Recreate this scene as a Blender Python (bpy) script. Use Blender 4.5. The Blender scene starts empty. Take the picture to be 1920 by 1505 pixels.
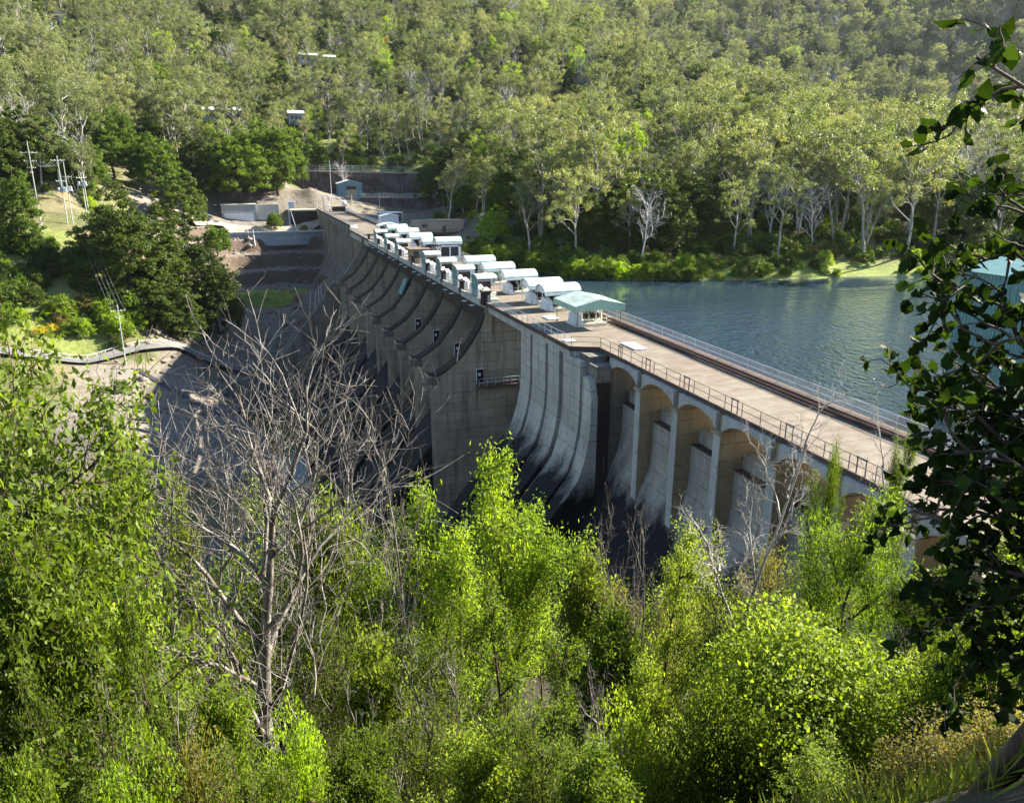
import bpy, math, random
import numpy as np
from mathutils import Vector

# ------------------------------------------------------------------ camera, sky, sun, exposure
scene = bpy.context.scene
COL = scene.collection
F_PX, CX, CY = 1466.0, 960.0, 752.5
PITCH, YAW, EYE = math.radians(16.939), math.radians(19.278), 20.0
cam_d = bpy.data.cameras.new('camera'); cam_d.lens = 36.0 * F_PX / 1920.0; cam_d.sensor_width = 36
cam_d.clip_start = 0.1; cam_d.clip_end = 5000
cam = bpy.data.objects.new('camera', cam_d); COL.objects.link(cam)
cam.location = (0, 0, EYE); cam.rotation_euler = (math.radians(90) - PITCH, 0, -YAW)
scene.camera = cam

SUN = Vector((1.6, 0.22, 1.0)).normalized()
world = bpy.data.worlds.new('World'); scene.world = world; world.use_nodes = True
wn = world.node_tree; bg = wn.nodes['Background']; bg.inputs[1].default_value = 0.064
sky = wn.nodes.new('ShaderNodeTexSky'); sky.sky_type = 'NISHITA'; sky.sun_disc = False
sky.sun_elevation = math.asin(SUN.z); sky.sun_rotation = math.atan2(SUN.x, SUN.y)
sky.air_density = 1.0; sky.dust_density = 0.2; sky.ozone_density = 2.5
wn.links.new(sky.outputs[0], bg.inputs[0])
sun_d = bpy.data.lights.new('sun', 'SUN'); sun_d.energy = 5.0; sun_d.angle = math.radians(0.53); sun_d.color = (1.0, 0.93, 0.80)
sun = bpy.data.objects.new('sun', sun_d); COL.objects.link(sun)
sun.rotation_euler = SUN.to_track_quat('Z', 'Y').to_euler(); sun.location = (200, 100, 200)
vs = scene.view_settings; vs.view_transform = 'Standard'; vs.look = 'None'; vs.gamma = 1.0; vs.exposure = 2.15
scene.cycles.max_bounces = 6; scene.cycles.transparent_max_bounces = 12
scene.cycles.diffuse_bounces = 3; scene.cycles.glossy_bounces = 2; scene.cycles.transmission_bounces = 3

# ------------------------------------------------------------------ survey helper: photo direction + distance north -> world point
def ray(px, py):
    x = px - CX; z = CY - py
    Y = F_PX * math.cos(PITCH) + z * math.sin(PITCH); Z = -F_PX * math.sin(PITCH) + z * math.cos(PITCH)
    return np.array([x * math.cos(YAW) + Y * math.sin(YAW), -x * math.sin(YAW) + Y * math.cos(YAW), Z])
def atY(px, py, Y):
    r = ray(px, py); t = Y / r[1]; return (float(r[0] * t), float(Y), float(r[2] * t + EYE))
def atD(px, py, D):
    r = ray(px, py); t = D / math.hypot(r[0], r[1]); return (float(r[0] * t), float(r[1] * t), float(r[2] * t + EYE))

# ------------------------------------------------------------------ materials
class NT:
    def __init__(s, name):
        s.m = bpy.data.materials.new(name); s.m.use_nodes = True; s.t = s.m.node_tree; s.N = s.t.nodes; s.L = s.t.links
        s.b = s.N['Principled BSDF']; s.out = s.N['Material Output']
    def n(s, typ, **kw):
        o = s.N.new('ShaderNode' + typ)
        for k, v in kw.items():
            if k.startswith('i_'): o.inputs[int(k[2:])].default_value = v
            else: setattr(o, k, v)
        return o
    def l(s, a, b): s.L.new(a, b)
    def noise(s, vec, scale, detail=4, rough=.55):
        o = s.n('TexNoise'); o.inputs['Scale'].default_value = scale; o.inputs['Detail'].default_value = detail; o.inputs['Roughness'].default_value = rough
        if vec is not None: s.l(vec, o.inputs['Vector'])
        return o.outputs[0]
    def ramp(s, fac, stops):
        o = s.n('ValToRGB'); e = o.color_ramp.elements
        while len(e) < len(stops): e.new(.5)
        for q, (p, c) in zip(e, stops): q.position = p; q.color = (c[0], c[1], c[2], 1) if isinstance(c, tuple) else (c, c, c, 1)
        s.l(fac, o.inputs[0]); return o.outputs[0]
    def mix(s, fac, a, b, mode='MIX'):
        o = s.n('Mix', data_type='RGBA', blend_type=mode)
        for i, v in ((0, fac), (6, a), (7, b)):
            if hasattr(v, 'links'): s.l(v, o.inputs[i])
            else: o.inputs[i].default_value = (v[0], v[1], v[2], 1) if isinstance(v, tuple) else v
        return o.outputs[2]
    def math(s, op, a, b=0.0, clamp=False):
        o = s.n('Math', operation=op, use_clamp=clamp)
        for i, v in ((0, a), (1, b)):
            if hasattr(v, 'links'): s.l(v, o.inputs[i])
            else: o.inputs[i].default_value = v
        return o.outputs[0]
    def scaled(s, vec, sc):
        o = s.n('VectorMath', operation='MULTIPLY'); s.l(vec, o.inputs[0]); o.inputs[1].default_value = sc; return o.outputs[0]
    def bump(s, h, strength, dist):
        o = s.n('Bump'); o.inputs['Strength'].default_value = strength; o.inputs['Distance'].default_value = dist
        s.l(h, o.inputs['Height']); s.l(o.outputs[0], s.b.inputs['Normal'])
    def base(s, c, rough=.8, metal=0, spec=.3):
        if hasattr(c, 'links'): s.l(c, s.b.inputs['Base Color'])
        else: s.b.inputs['Base Color'].default_value = (c[0], c[1], c[2], 1)
        s.b.inputs['Roughness'].default_value = rough; s.b.inputs['Metallic'].default_value = metal
        s.b.inputs['Specular IOR Level'].default_value = spec
        return s.m

def m_plain(name, c, rough=.6, metal=0, var=.25, scale=1.2, dirt=(.08, .06, .045)):
    t = NT(name); P = t.n('NewGeometry').outputs['Position']
    n1 = t.noise(P, scale); n2 = t.noise(t.scaled(P, (1, 1, .25)), scale * 4, 5)
    c1 = t.mix(t.ramp(n1, [(.3, 0.0), (.75, 1.0)]), tuple(x * (1 - var) for x in c), tuple(min(1, x * (1 + var * .4)) for x in c))
    c2 = t.mix(t.math('MULTIPLY', t.ramp(n2, [(.55, 0.0), (.8, 1.0)]), var * 1.4), c1, dirt)
    return t.base(c2, rough, metal)

def m_concrete(name, light, dark, lift=1.5, joint=.55, streak=.6, black=None):
    """board formed concrete: lift joints, panel joints, vertical streaks of grime"""
    t = NT(name); P = t.n('NewGeometry').outputs['Position']
    sep = t.n('SeparateXYZ'); t.l(P, sep.inputs[0]); z = sep.outputs[2]
    big = t.noise(P, .16, 5, .6); fine = t.noise(P, 2.2, 6, .65)
    drip = t.noise(t.scaled(P, (1.1, 1.1, .09)), 1.0, 6, .62)
    drip2 = t.noise(t.scaled(P, (3.0, 3.0, .12)), 1.0, 4, .6)
    c = t.mix(t.ramp(big, [(.3, 0.0), (.7, 1.0)]), dark, light)
    c = t.mix(t.math('MULTIPLY', t.ramp(fine, [(.35, 0.0), (.8, 1.0)]), .35), c, tuple(x * .7 for x in dark))
    c = t.mix(t.math('MULTIPLY', t.ramp(drip, [(.5, 0.0), (.68, 1.0)]), streak), c, (dark[0] * .34, dark[1] * .31, dark[2] * .29))
    c = t.mix(t.math('MULTIPLY', t.ramp(drip2, [(.55, 0.0), (.75, 1.0)]), streak * .5), c, tuple(min(1, x * 1.3) for x in light))
    wob = t.math('MULTIPLY', t.noise(P, .9, 3), .12)
    fr = t.math('FRACT', t.math('DIVIDE', t.math('ADD', z, wob), lift))
    jn = t.math('LESS_THAN', fr, .05)
    jn = t.math('MULTIPLY', jn, t.ramp(t.noise(P, .7, 3), [(.35, .25), (.6, 1.0)]))
    # every lift its own slight tone
    wn_ = t.n('TexWhiteNoise', noise_dimensions='1D'); t.l(t.math('FLOOR', t.math('DIVIDE', t.math('ADD', z, wob), lift)), wn_.inputs['W'])
    c = t.mix(t.math('MULTIPLY', wn_.outputs[0], .28), c, tuple(x * .62 for x in dark))
    cell = t.n('CombineXYZ'); wob2 = t.math('MULTIPLY', t.noise(P, .35, 2), .8)
    t.l(t.math('FLOOR', t.math('DIVIDE', t.math('ADD', sep.outputs[1], t.math('ADD', sep.outputs[0], wob2)), 4.2)), cell.inputs[0]); t.l(t.math('FLOOR', t.math('DIVIDE', t.math('ADD', z, wob), lift)), cell.inputs[2])
    wp = t.n('TexWhiteNoise', noise_dimensions='3D'); t.l(cell.outputs[0], wp.inputs['Vector'])
    c = t.mix(t.math('MULTIPLY', wp.outputs[0], .42), c, tuple(x * .72 for x in dark))
    pt = t.noise(P, .55, 7, .7); c = t.mix(t.math('MULTIPLY', t.ramp(pt, [(.56, 0.0), (.64, 1.0)]), .45), c, tuple(x * .45 for x in dark))
    lc = t.noise(t.scaled(P, (2.2, 2.2, .07)), 1.0, 5, .7); c = t.mix(t.math('MULTIPLY', t.ramp(lc, [(.64, 0.0), (.72, 1.0)]), .55), c, (.62, .60, .54))
    c = t.mix(t.math('MULTIPLY', jn, joint), c, (.025, .022, .02))
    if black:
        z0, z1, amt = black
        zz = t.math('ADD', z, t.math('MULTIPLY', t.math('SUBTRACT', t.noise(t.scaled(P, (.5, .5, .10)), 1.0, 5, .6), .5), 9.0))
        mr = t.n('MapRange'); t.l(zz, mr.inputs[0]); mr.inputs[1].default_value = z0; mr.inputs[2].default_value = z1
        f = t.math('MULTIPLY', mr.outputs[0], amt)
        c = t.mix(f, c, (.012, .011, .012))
    t.bump(fine, .35, .04)
    return t.base(c, .88)

M = {}
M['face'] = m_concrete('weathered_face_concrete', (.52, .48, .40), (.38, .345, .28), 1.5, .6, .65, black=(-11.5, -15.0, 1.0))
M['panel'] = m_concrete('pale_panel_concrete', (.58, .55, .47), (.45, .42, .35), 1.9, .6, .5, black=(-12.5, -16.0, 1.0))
M['pier'] = m_concrete('pier_concrete', (.54, .46, .33), (.33, .275, .195), 1.5, .75, .8)
M['pierwarm'] = m_concrete('warm_tan_pier_concrete', (.50, .39, .24), (.34, .26, .15), 1.5, .6, .5)  # tan made warmer to hold the light bounced up under the arches
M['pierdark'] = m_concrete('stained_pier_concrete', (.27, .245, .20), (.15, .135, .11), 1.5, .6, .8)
M['chute'] = m_concrete('wet_black_chute_concrete', (.035, .033, .032), (.012, .011, .011), 2.0, .2, .8)  # black growth plus the shade inside the bays, put into the colour
M['stain'] = m_concrete('dark_stained_concrete', (.065, .046, .035), (.028, .02, .016), 1.5, .3, .6)  # dark stain colour that also holds the painted shade of recess and noses
M['fascia'] = m_concrete('pale_fascia_concrete', (.56, .55, .50), (.42, .41, .37), 9, .1, .55)
M['edge'] = m_concrete('brown_deck_edge_concrete', (.17, .12, .09), (.075, .05, .04), 9, .1, .5)
def m_deck():
    t = NT('sunlit_deck_concrete'); P = t.n('NewGeometry').outputs['Position']  # tan brown concrete with stain streaks
    sep = t.n('SeparateXYZ'); t.l(P, sep.inputs[0])
    cross = t.noise(t.scaled(P, (.45, .9, 1)), 1.0, 8, .72); big = t.noise(P, .25, 4); fine = t.noise(P, 6, 5)
    c = t.mix(t.ramp(cross, [(.35, 0.0), (.65, 1.0)]), (.125, .095, .066), (.215, .185, .145))
    c = t.mix(t.math('MULTIPLY', t.ramp(big, [(.45, 0.0), (.75, 1.0)]), .5), c, (.085, .055, .033))
    c = t.mix(t.math('MULTIPLY', t.ramp(fine, [(.5, 0.0), (.8, 1.0)]), .3), c, (.14, .11, .09))
    fr = t.math('FRACT', t.math('DIVIDE', sep.outputs[1], 7.3)); j = t.math('LESS_THAN', fr, .012)
    c = t.mix(t.math('MULTIPLY', j, .8), c, (.05, .04, .03))
    return t.base(c, .9)
M['deck'] = m_deck()
M['rust'] = m_plain('rusty_brown_pipe_paint', (.13, .065, .04), .7, 0, .5)
M['rail'] = m_plain('galvanised_rail_steel', (.62, .64, .65), .45, .3, .2)
M['raildark'] = m_plain('dull_rail_steel', (.16, .14, .125), .6, .3, .3)
M['roof'] = m_plain('pale_green_roof_sheet', (.62, .74, .68), .42, 0, .3, .8)
M['roofgreen'] = m_plain('canopy_green_sheet', (.30, .47, .38), .5, 0, .15)
M['teal'] = m_plain('grey_teal_cladding', (.17, .28, .27), .6, 0, .3)
M['machine'] = m_plain('pale_grey_machine_paint', (.74, .78, .82), .45, 0, .3, 3)
M['cream'] = m_plain('cream_machine_paint', (.75, .72, .60), .5, 0, .3, 3)
M['black'] = m_plain('dark_grease_steel', (.02, .017, .016), .5, .2, .3, 2)  # greasy steel, also the painted dark inside openings and shelters
M['glass'] = m_plain('dark_window_glass', (.03, .035, .04), .15, 0, .1)
M['white'] = m_plain('white_painted_sheet', (.78, .79, .78), .5, 0, .12)
M['brownroof'] = m_plain('weathered_brown_roof', (.16, .12, .085), .85, 0, .3)
M['beige'] = m_plain('beige_wall_sheet', (.46, .37, .28), .7, 0, .15)
M['pole'] = m_plain('weathered_pole_timber', (.42, .44, .38), .85, 0, .3, 2)
M['bluewall'] = m_plain('blue_grey_shed_sheet', (.20, .32, .36), .6, 0, .2)
M['wallstain'] = m_concrete('black_streaked_retaining_wall', (.24, .20, .19), (.055, .032, .027), 1.8, .3, 1.0)
M['blockwall'] = m_concrete('grey_block_wall', (.40, .44, .47), (.30, .33, .35), .8, .35, .35)
M['whitewash'] = m_concrete('sunlit_white_wall', (.72, .70, .64), (.55, .52, .46), 3, .1, .3)  # plain warm white wall colour
M['asphalt'] = m_plain('grey_road_surface', (.17, .165, .16), .9, 0, .3, .6)
M['gravel'] = m_plain('pale_gravel_road', (.42, .36, .28), .95, 0, .3, .6)
M['tealtower'] = m_plain('teal_tower_cladding', (.10, .22, .22), .5, 0, .15)
M['tyre'] = m_plain('black_tyre_rubber', (.02, .02, .02), .8)
M['carsilver'] = m_plain('silver_car_paint', (.70, .74, .80), .25, .3, .05)
M['cardark'] = m_plain('dark_tray_cover', (.05, .04, .055), .5)

def m_mesh(name, c, a=.35):
    t = NT(name); t.base(c, .5, .3)
    P = t.n('NewGeometry').outputs['Position']; sep = t.n('SeparateXYZ'); t.l(P, sep.inputs[0])
    f1 = t.math('LESS_THAN', t.math('FRACT', t.math('MULTIPLY', sep.outputs[1], 12)), a * .55)
    f2 = t.math('LESS_THAN', t.math('FRACT', t.math('MULTIPLY', sep.outputs[2], 12)), a * .55)
    al = t.math('MAXIMUM', f1, f2); t.l(al, t.b.inputs['Alpha'])
    return t.m
M['mesh'] = m_mesh('wire_mesh_panel', (.62, .64, .66), .36)

def m_bark(name, c1, c2, sc=3.0):
    t = NT(name); P = t.n('TexCoord').outputs['Object']
    n = t.noise(t.scaled(P, (1, 1, .35)), sc, 5, .65)
    rnd = t.n('ObjectInfo').outputs['Random']
    c = t.mix(t.ramp(n, [(.42, 0.0), (.72, 1.0)]), c1, c2)
    c = t.mix(t.math('MULTIPLY', rnd, .35), c, tuple(x * .6 for x in c1))
    t.bump(n, .5, .03)
    return t.base(c, .9)
M['bark_pale'] = m_bark('pale_gum_bark', (.26, .23, .20), (.60, .57, .52), 1.2)
M['bark_dead'] = m_bark('dead_grey_wood', (.095, .078, .064), (.42, .39, .35), 5)
M['bark_white'] = m_bark('bleached_dead_wood', (.42, .40, .38), (.66, .64, .62), 3)
M['bark_brown'] = m_bark('dark_brown_bark', (.05, .032, .022), (.17, .12, .09), 6)

def m_leaf(name, cols, trans=.5, rough=.5, tint=(1, 1, 1), gloss=.18):
    """cols: list of albedo colours spread by instance and by leaf"""
    t = NT(name); oi = t.n('ObjectInfo'); g = t.n('NewGeometry')
    P = t.n('TexCoord').outputs['Object']
    v = t.math('ADD', t.math('MULTIPLY', oi.outputs['Random'], .55), t.math('MULTIPLY', g.outputs['Random Per Island'], .25))
    v = t.math('ADD', v, t.math('MULTIPLY', t.noise(P, .45, 2), .4)); v = t.math('SUBTRACT', v, .1, True)
    k = len(cols); c = t.ramp(v, [(i / (k - 1), col) for i, col in enumerate(cols)])
    hv = t.n('HueSaturation'); t.l(c, hv.inputs['Color'])
    inst = t.n('TexWhiteNoise', noise_dimensions='1D'); t.l(t.math('MULTIPLY', oi.outputs['Random'], 91.7), inst.inputs['W'])
    t.l(t.math('MULTIPLY', t.math('ADD', .66, t.math('MULTIPLY', g.outputs['Random Per Island'], .7)), t.math('ADD', .72, t.math('MULTIPLY', inst.outputs[0], .55))), hv.inputs['Value'])
    c = hv.outputs[0]
    t.base(c, rough, 0, gloss)
    tr = t.n('BsdfTranslucent'); tc = t.mix(1.0, c, (1.7 * tint[0], 1.7 * tint[1], .45 * tint[2]), 'MULTIPLY'); t.l(tc, tr.inputs[0])
    mx = t.n('MixShader'); mx.inputs[0].default_value = trans
    t.l(t.b.outputs[0], mx.inputs[1]); t.l(tr.outputs[0], mx.inputs[2]); t.l(mx.outputs[0], t.out.inputs[0])
    return t.m
M['leaf_gum'] = m_leaf('gum_leaves', [(.055, .08, .035), (.105, .132, .055), (.155, .18, .08), (.205, .22, .105), (.25, .24, .12)], .36)
M['leaf_green'] = m_leaf('green_leaves', [(.045, .08, .01), (.09, .145, .018), (.16, .225, .03)], .42)
M['leaf_dark'] = m_leaf('dark_fig_leaves', [(.028, .045, .007), (.05, .078, .011), (.10, .14, .022)], .32)
M['leaf_lime'] = m_leaf('lime_leaves', [(.10, .17, .014), (.18, .26, .024), (.28, .34, .045)], .5)
M['leaf_yellow'] = m_leaf('yellow_blossom', [(.55, .38, .02), (.65, .45, .02)], .4)
M['leaf_near'] = m_leaf('broad_near_leaves', [(.035, .06, .008), (.12, .17, .024), (.26, .31, .065)], .47, .5, gloss=.12)
M['leaf_vine'] = m_leaf('vine_leaves', [(.032, .055, .007), (.105, .155, .018), (.25, .30, .05)], .47, .5, gloss=.12)
M['leaf_feather'] = m_leaf('feathery_green', [(.045, .08, .01), (.09, .14, .016), (.15, .205, .035)], .5)
M['leaf_olive'] = m_leaf('olive_scrub_leaves', [(.10, .095, .03), (.16, .15, .05), (.22, .18, .07)], .4)
M['leaf_sil'] = m_leaf('broad_lobed_leaves', [(.012, .026, .005), (.026, .048, .008), (.085, .125, .018)], .36, .55, gloss=.06)
M['grass'] = m_leaf('grass_blades', [(.13, .17, .035), (.20, .24, .05), (.26, .24, .09)], .4)

# ------------------------------------------------------------------ mesh helpers
def tag(o, label=None, cat=None, group=None, kind=None):
    if label: o['label'] = label
    if cat: o['category'] = cat
    if group: o['group'] = group
    if kind: o['kind'] = kind
    return o
def empty(name, loc, label, cat, group=None, rz=0.0):
    o = bpy.data.objects.new(name, None); COL.objects.link(o); o.location = loc; o.rotation_euler = (0, 0, rz)
    o.empty_display_size = .5
    return tag(o, label, cat, group)
def link(name, me, parent=None, loc=(0, 0, 0)):
    o = bpy.data.objects.new(name, me); COL.objects.link(o); o.location = loc
    if parent is not None: o.parent = parent
    return o
def copy_tree(o, parent=None):
    c = o.copy(); COL.objects.link(c)
    if parent is not None: c.parent = parent
    for ch in list(o.children): copy_tree(ch, c)
    return c
def mesh_quads(name, V, Fq, mat, smooth=False):
    me = bpy.data.meshes.new(name); V = np.asarray(V, np.float32).reshape(-1, 3); Fq = np.asarray(Fq, np.int32)
    nf, k = Fq.shape
    me.vertices.add(len(V)); me.vertices.foreach_set('co', V.ravel())
    me.loops.add(nf * k); me.loops.foreach_set('vertex_index', Fq.ravel())
    me.polygons.add(nf); me.polygons.foreach_set('loop_start', np.arange(nf, dtype=np.int32) * k)
    try: me.polygons.foreach_set('loop_total', np.full(nf, k, np.int32))
    except Exception: pass
    me.update(calc_edges=True)
    if smooth: me.polygons.foreach_set('use_smooth', np.ones(nf, bool))
    me.materials.append(mat); return me

class MB:
    def __init__(s, off=(0, 0, 0)): s.v = []; s.f = []; s.off = off
    def add(s, vs, fs):
        b = len(s.v); s.v += [(p[0] - s.off[0], p[1] - s.off[1], p[2] - s.off[2]) for p in vs]; s.f += [tuple(i + b for i in f) for f in fs]; return s
    def box(s, x0, x1, y0, y1, z0, z1):
        return s.add([(x0, y0, z0), (x1, y0, z0), (x1, y1, z0), (x0, y1, z0), (x0, y0, z1), (x1, y0, z1), (x1, y1, z1), (x0, y1, z1)],
                     [(0, 3, 2, 1), (4, 5, 6, 7), (0, 1, 5, 4), (1, 2, 6, 5), (2, 3, 7, 6), (3, 0, 4, 7)])
    def prism_y(s, prof, y0, y1):      # prof: list of (x,z)
        n = len(prof); vs = [(x, y0, z) for x, z in prof] + [(x, y1, z) for x, z in prof]
        return s.add(vs, [tuple(range(n)), tuple(range(2 * n - 1, n - 1, -1))] + [(i, i + n, (i + 1) % n + n, (i + 1) % n) for i in range(n)])
    def prism_x(s, prof, x0, x1):      # prof: list of (y,z)
        n = len(prof); vs = [(x0, y, z) for y, z in prof] + [(x1, y, z) for y, z in prof]
        return s.add(vs, [tuple(range(n - 1, -1, -1)), tuple(range(n, 2 * n))] + [(i, (i + 1) % n, (i + 1) % n + n, i + n) for i in range(n)])
    def prism_z(s, prof, z0, z1):
        n = len(prof); vs = [(x, y, z0) for x, y in prof] + [(x, y, z1) for x, y in prof]
        return s.add(vs, [tuple(range(n - 1, -1, -1)), tuple(range(n, 2 * n))] + [(i, (i + 1) % n, (i + 1) % n + n, i + n) for i in range(n)])
    def tube(s, pts, r, n=6, caps=True):
        P = [Vector(p) for p in pts]; vs = []; fs = []; rr = r if isinstance(r, (list, tuple)) else [r] * len(P)
        for i, p in enumerate(P):
            d = (P[min(i + 1, len(P) - 1)] - P[max(i - 1, 0)]).normalized()
            a = d.cross(Vector((0, 0, 1)) if abs(d.z) < .9 else Vector((1, 0, 0))).normalized(); b = d.cross(a)
            vs += [tuple(p + (a * math.cos(t) + b * math.sin(t)) * rr[i]) for t in [2 * math.pi * k / n for k in range(n)]]
        for i in range(len(P) - 1):
            for k in range(n): fs.append((i * n + k, i * n + (k + 1) % n, (i + 1) * n + (k + 1) % n, (i + 1) * n + k))
        if caps: fs += [tuple(range(n)), tuple(range((len(P) - 1) * n + n - 1, (len(P) - 1) * n - 1, -1))]
        return s.add(vs, fs)
    def strip(s, prof, y0, y1):        # open sheet along profile (x,z)
        n = len(prof); return s.add([(x, y0, z) for x, z in prof] + [(x, y1, z) for x, z in prof], [(i, i + 1, i + 1 + n, i + n) for i in range(n - 1)])
    def disc(s, c, r, axis, th, n=14):
        c = Vector(c); e = Vector(axis).normalized() * th * .5; return s.tube([c - e, c + e], r, n)
    def build(s, name, mat, parent=None, bevel=0, smooth=False):
        me = bpy.data.meshes.new(name); me.from_pydata(s.v, [], s.f); me.update(); me.materials.append(mat)
        import bmesh
        bm = bmesh.new(); bm.from_mesh(me); bmesh.ops.recalc_face_normals(bm, faces=bm.faces)
        if bevel: bmesh.ops.bevel(bm, geom=list(bm.edges), offset=bevel, segments=1, affect='EDGES', clamp_overlap=True)
        bm.to_mesh(me); bm.free()
        if smooth: me.polygons.foreach_set('use_smooth', np.ones(len(me.polygons), bool))
        return link(name, me, parent)

# ------------------------------------------------------------------ terrain
def tps_fit(pts):
    P = np.array(pts, float); X = P[:, :2]; n = len(X)
    d = np.linalg.norm(X[:, None] - X[None], axis=2) + 1e-9; K = d ** 1.0 * -1.0   # linear (biharmonic-light) kernel: no overshoot
    K -= np.eye(n) * .4
    A = np.zeros((n + 1, n + 1)); A[:n, :n] = K; A[:n, n] = 1; A[n, :n] = 1
    w = np.linalg.solve(A, np.concatenate([P[:, 2], [0]])); return X, w
def tps_eval(fit, x, y):
    X, w = fit; x = np.asarray(x, float); sh = x.shape; q = np.stack([x.ravel(), np.asarray(y, float).ravel()], 1); out = np.empty(len(q))
    for i in range(0, len(q), 20000):
        d = np.linalg.norm(q[i:i + 20000, None] - X[None], axis=2); out[i:i + 20000] = -d @ w[:-1] + w[-1]
    return out.reshape(sh)
hill = []
def G(px, *rows):
    for py, Y in rows: hill.append(atY(px, py, Y))
G(-150, (330, 330), (230, 430), (120, 560), (0, 700))
G(100, (340, 330), (270, 410), (190, 500), (90, 620), (0, 760))
G(400, (335, 410), (265, 470), (190, 570), (100, 690), (20, 830))
G(700, (300, 445), (250, 490), (170, 580), (90, 680), (30, 800))
G(900, (455, 262), (400, 290), (350, 345), (280, 430), (190, 530), (110, 640), (40, 760))
G(1100, (500, 196), (455, 225), (380, 290), (300, 370), (210, 460), (130, 560), (70, 650))
G(1300, (505, 183), (460, 212), (380, 265), (290, 340), (200, 430), (170, 470))
G(1500, (500, 175), (455, 202), (380, 245), (300, 310), (270, 345))
G(1700, (495, 170), (450, 192), (390, 225), (340, 262))
G(1850, (495, 163), (450, 182), (400, 210), (380, 228))
for px, py, Y, dz in ((1130, 78, 740, -50), (1300, 185, 570, -65), (1500, 285, 440, -60), (1700, 360, 350, -50), (1850, 400, 310, -40)):
    x, y, z = atY(px, py, Y); hill.append((x, y, z + dz))
G(1300, (120, 900), (20, 1060), (-60, 1200))
G(1500, (235, 720), (120, 860), (0, 1020), (-60, 1150))
G(1700, (310, 590), (200, 700), (80, 830), (-20, 970), (-60, 1080))
G(1900, (350, 500), (220, 600), (90, 720), (-20, 850), (-60, 950))
hill += [(1000, 300, 60), (1000, 700, 250), (700, 1400, 280), (0, 1200, 220), (-500, 1200, 240), (-500, 700, 140), (-400, 450, 60)]
down = [(0, 0, 18.3), (-25, 0, 18), (-60, 0, 19), (-150, 0, 22), (0, -40, 22), (-80, -60, 26), (0, 3, 16.6), (-7, 3, 16.6), (7, 3, 16), (18, -6, 16), (30, -10, 9), (48, -40, 12), (36, 10, -1), (48, 10, -2), (60, -10, 4),
        (-4, 7, 11.0), (5, 7, 10.5), (2, 14, 4.0), (-14, 9, 11.5), (-12, 16, 4), (12, 14, 3), (0, 30, -7), (20, 20, -1), (10, 20, 0), (32, 28, -8), (30, 45, -16), (10, 45, -14), (-15, 30, 0), (-40, 30, 4), (-20, 60, -20), (-60, 60, -12), (28, 70, -27), (5, 75, -33),
        (-40, 90, -36), (-100, 80, -22), (25, 95, -40), (0, 110, -44), (25, 130, -45), (-50, 130, -45), (-120, 130, -42), (25, 200, -45), (0, 170, -43), (-120, 170, -40), (-160, 60, -5), (-250, 100, -10), (-250, 250, 5), (-350, 100, 20)]
for px, py, Y in ((200, 800, 165), (300, 790, 185), (235, 690, 226), (330, 655, 240), (130, 690, 222), (150, 665, 232), (0, 650, 226), (400, 606, 300), (480, 606, 300), (560, 620, 292), (500, 680, 268), (600, 680, 268), (400, 700, 240), (500, 760, 235),
                  (450, 549, 318), (390, 549, 315), (540, 549, 318), (450, 540, 326), (540, 540, 328), (450, 505, 340), (540, 505, 342), (600, 520, 335), (450, 470, 354), (520, 470, 356), (450, 448, 362), (540, 450, 366), (600, 455, 360),
                  (430, 431, 369), (500, 426, 374), (560, 428, 374), (480, 415, 378), (580, 352, 400), (610, 372, 392), (560, 372, 396), (640, 366, 413), (760, 362, 420), (500, 370, 395), (400, 372, 395), (700, 366, 418),
                  (80, 428, 292), (150, 426, 300), (0, 430, 285), (240, 425, 310), (80, 400, 310), (180, 400, 325), (300, 400, 350), (100, 470, 275), (200, 470, 285), (60, 540, 256), (200, 540, 262), (300, 520, 290), (320, 560, 290), (100, 600, 243), (0, 600, 240), (250, 600, 250), (330, 600, 270), (-150, 430, 280), (-150, 600, 240)):
    down.append(atY(px, py, Y))
for x, y, z in ((60, 300, -4.5), (80, 290, -5), (55, 330, -2), (60, 380, -3), (80, 400, -4), (100, 400, -4), (95, 340, -4), (52, 270, -7), (70, 255, -7.5), (35, 434, 15.5), (103, 434, 14), (70, 434, 15), (40, 424, 4), (55, 424, 4), (70, 424, 4), (85, 424, 3.5), (100, 424, 3)): hill.append((x, y, z))
up = [(47, 15, -12), (60, 15, -12), (60, 60, -17), (80, 120, -17), (120, 120, -17), (180, 120, -17), (300, 120, -17), (60, 160, -16), (60, 210, -13), (60, 235, -10.5), (50, 255, -9.5), (47, 200, -16), (300, 60, -17), (150, 40, -17), (52, 0, -6), (60, -10, -3), (100, 10, -14),
      (73, 240, -9.1), (77, 217, -9.1), (86, 187, -9.1), (106, 177, -9.1), (126, 171, -9.1), (150, 168, -9.1), (173, 165, -9.1), (210, 160, -9.1), (300, 170, -9.1), (420, 170, -9)]
SHORE = [(47, 262), (60, 252), (73, 240), (77, 217), (86, 187), (106, 177), (126, 171), (150, 168), (173, 165), (210, 160), (300, 160), (420, 170)]
fitD = tps_fit(down + hill); fitU = tps_fit(up + hill)
def smooth01(t): t = np.clip(t, 0, 1); return t * t * (3 - 2 * t)
def fnoise(x, y, s, seed=0):
    r = np.random.RandomState(seed); o = 0
    for i in range(6):
        a = r.uniform(0, 2 * math.pi); k = (1 + .5 * i) / s; o = o + np.sin((x * math.cos(a) + y * math.sin(a)) * k * 6.28 + r.uniform(0, 6)) / (1 + i * .4)
    return o / 2.4
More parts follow.
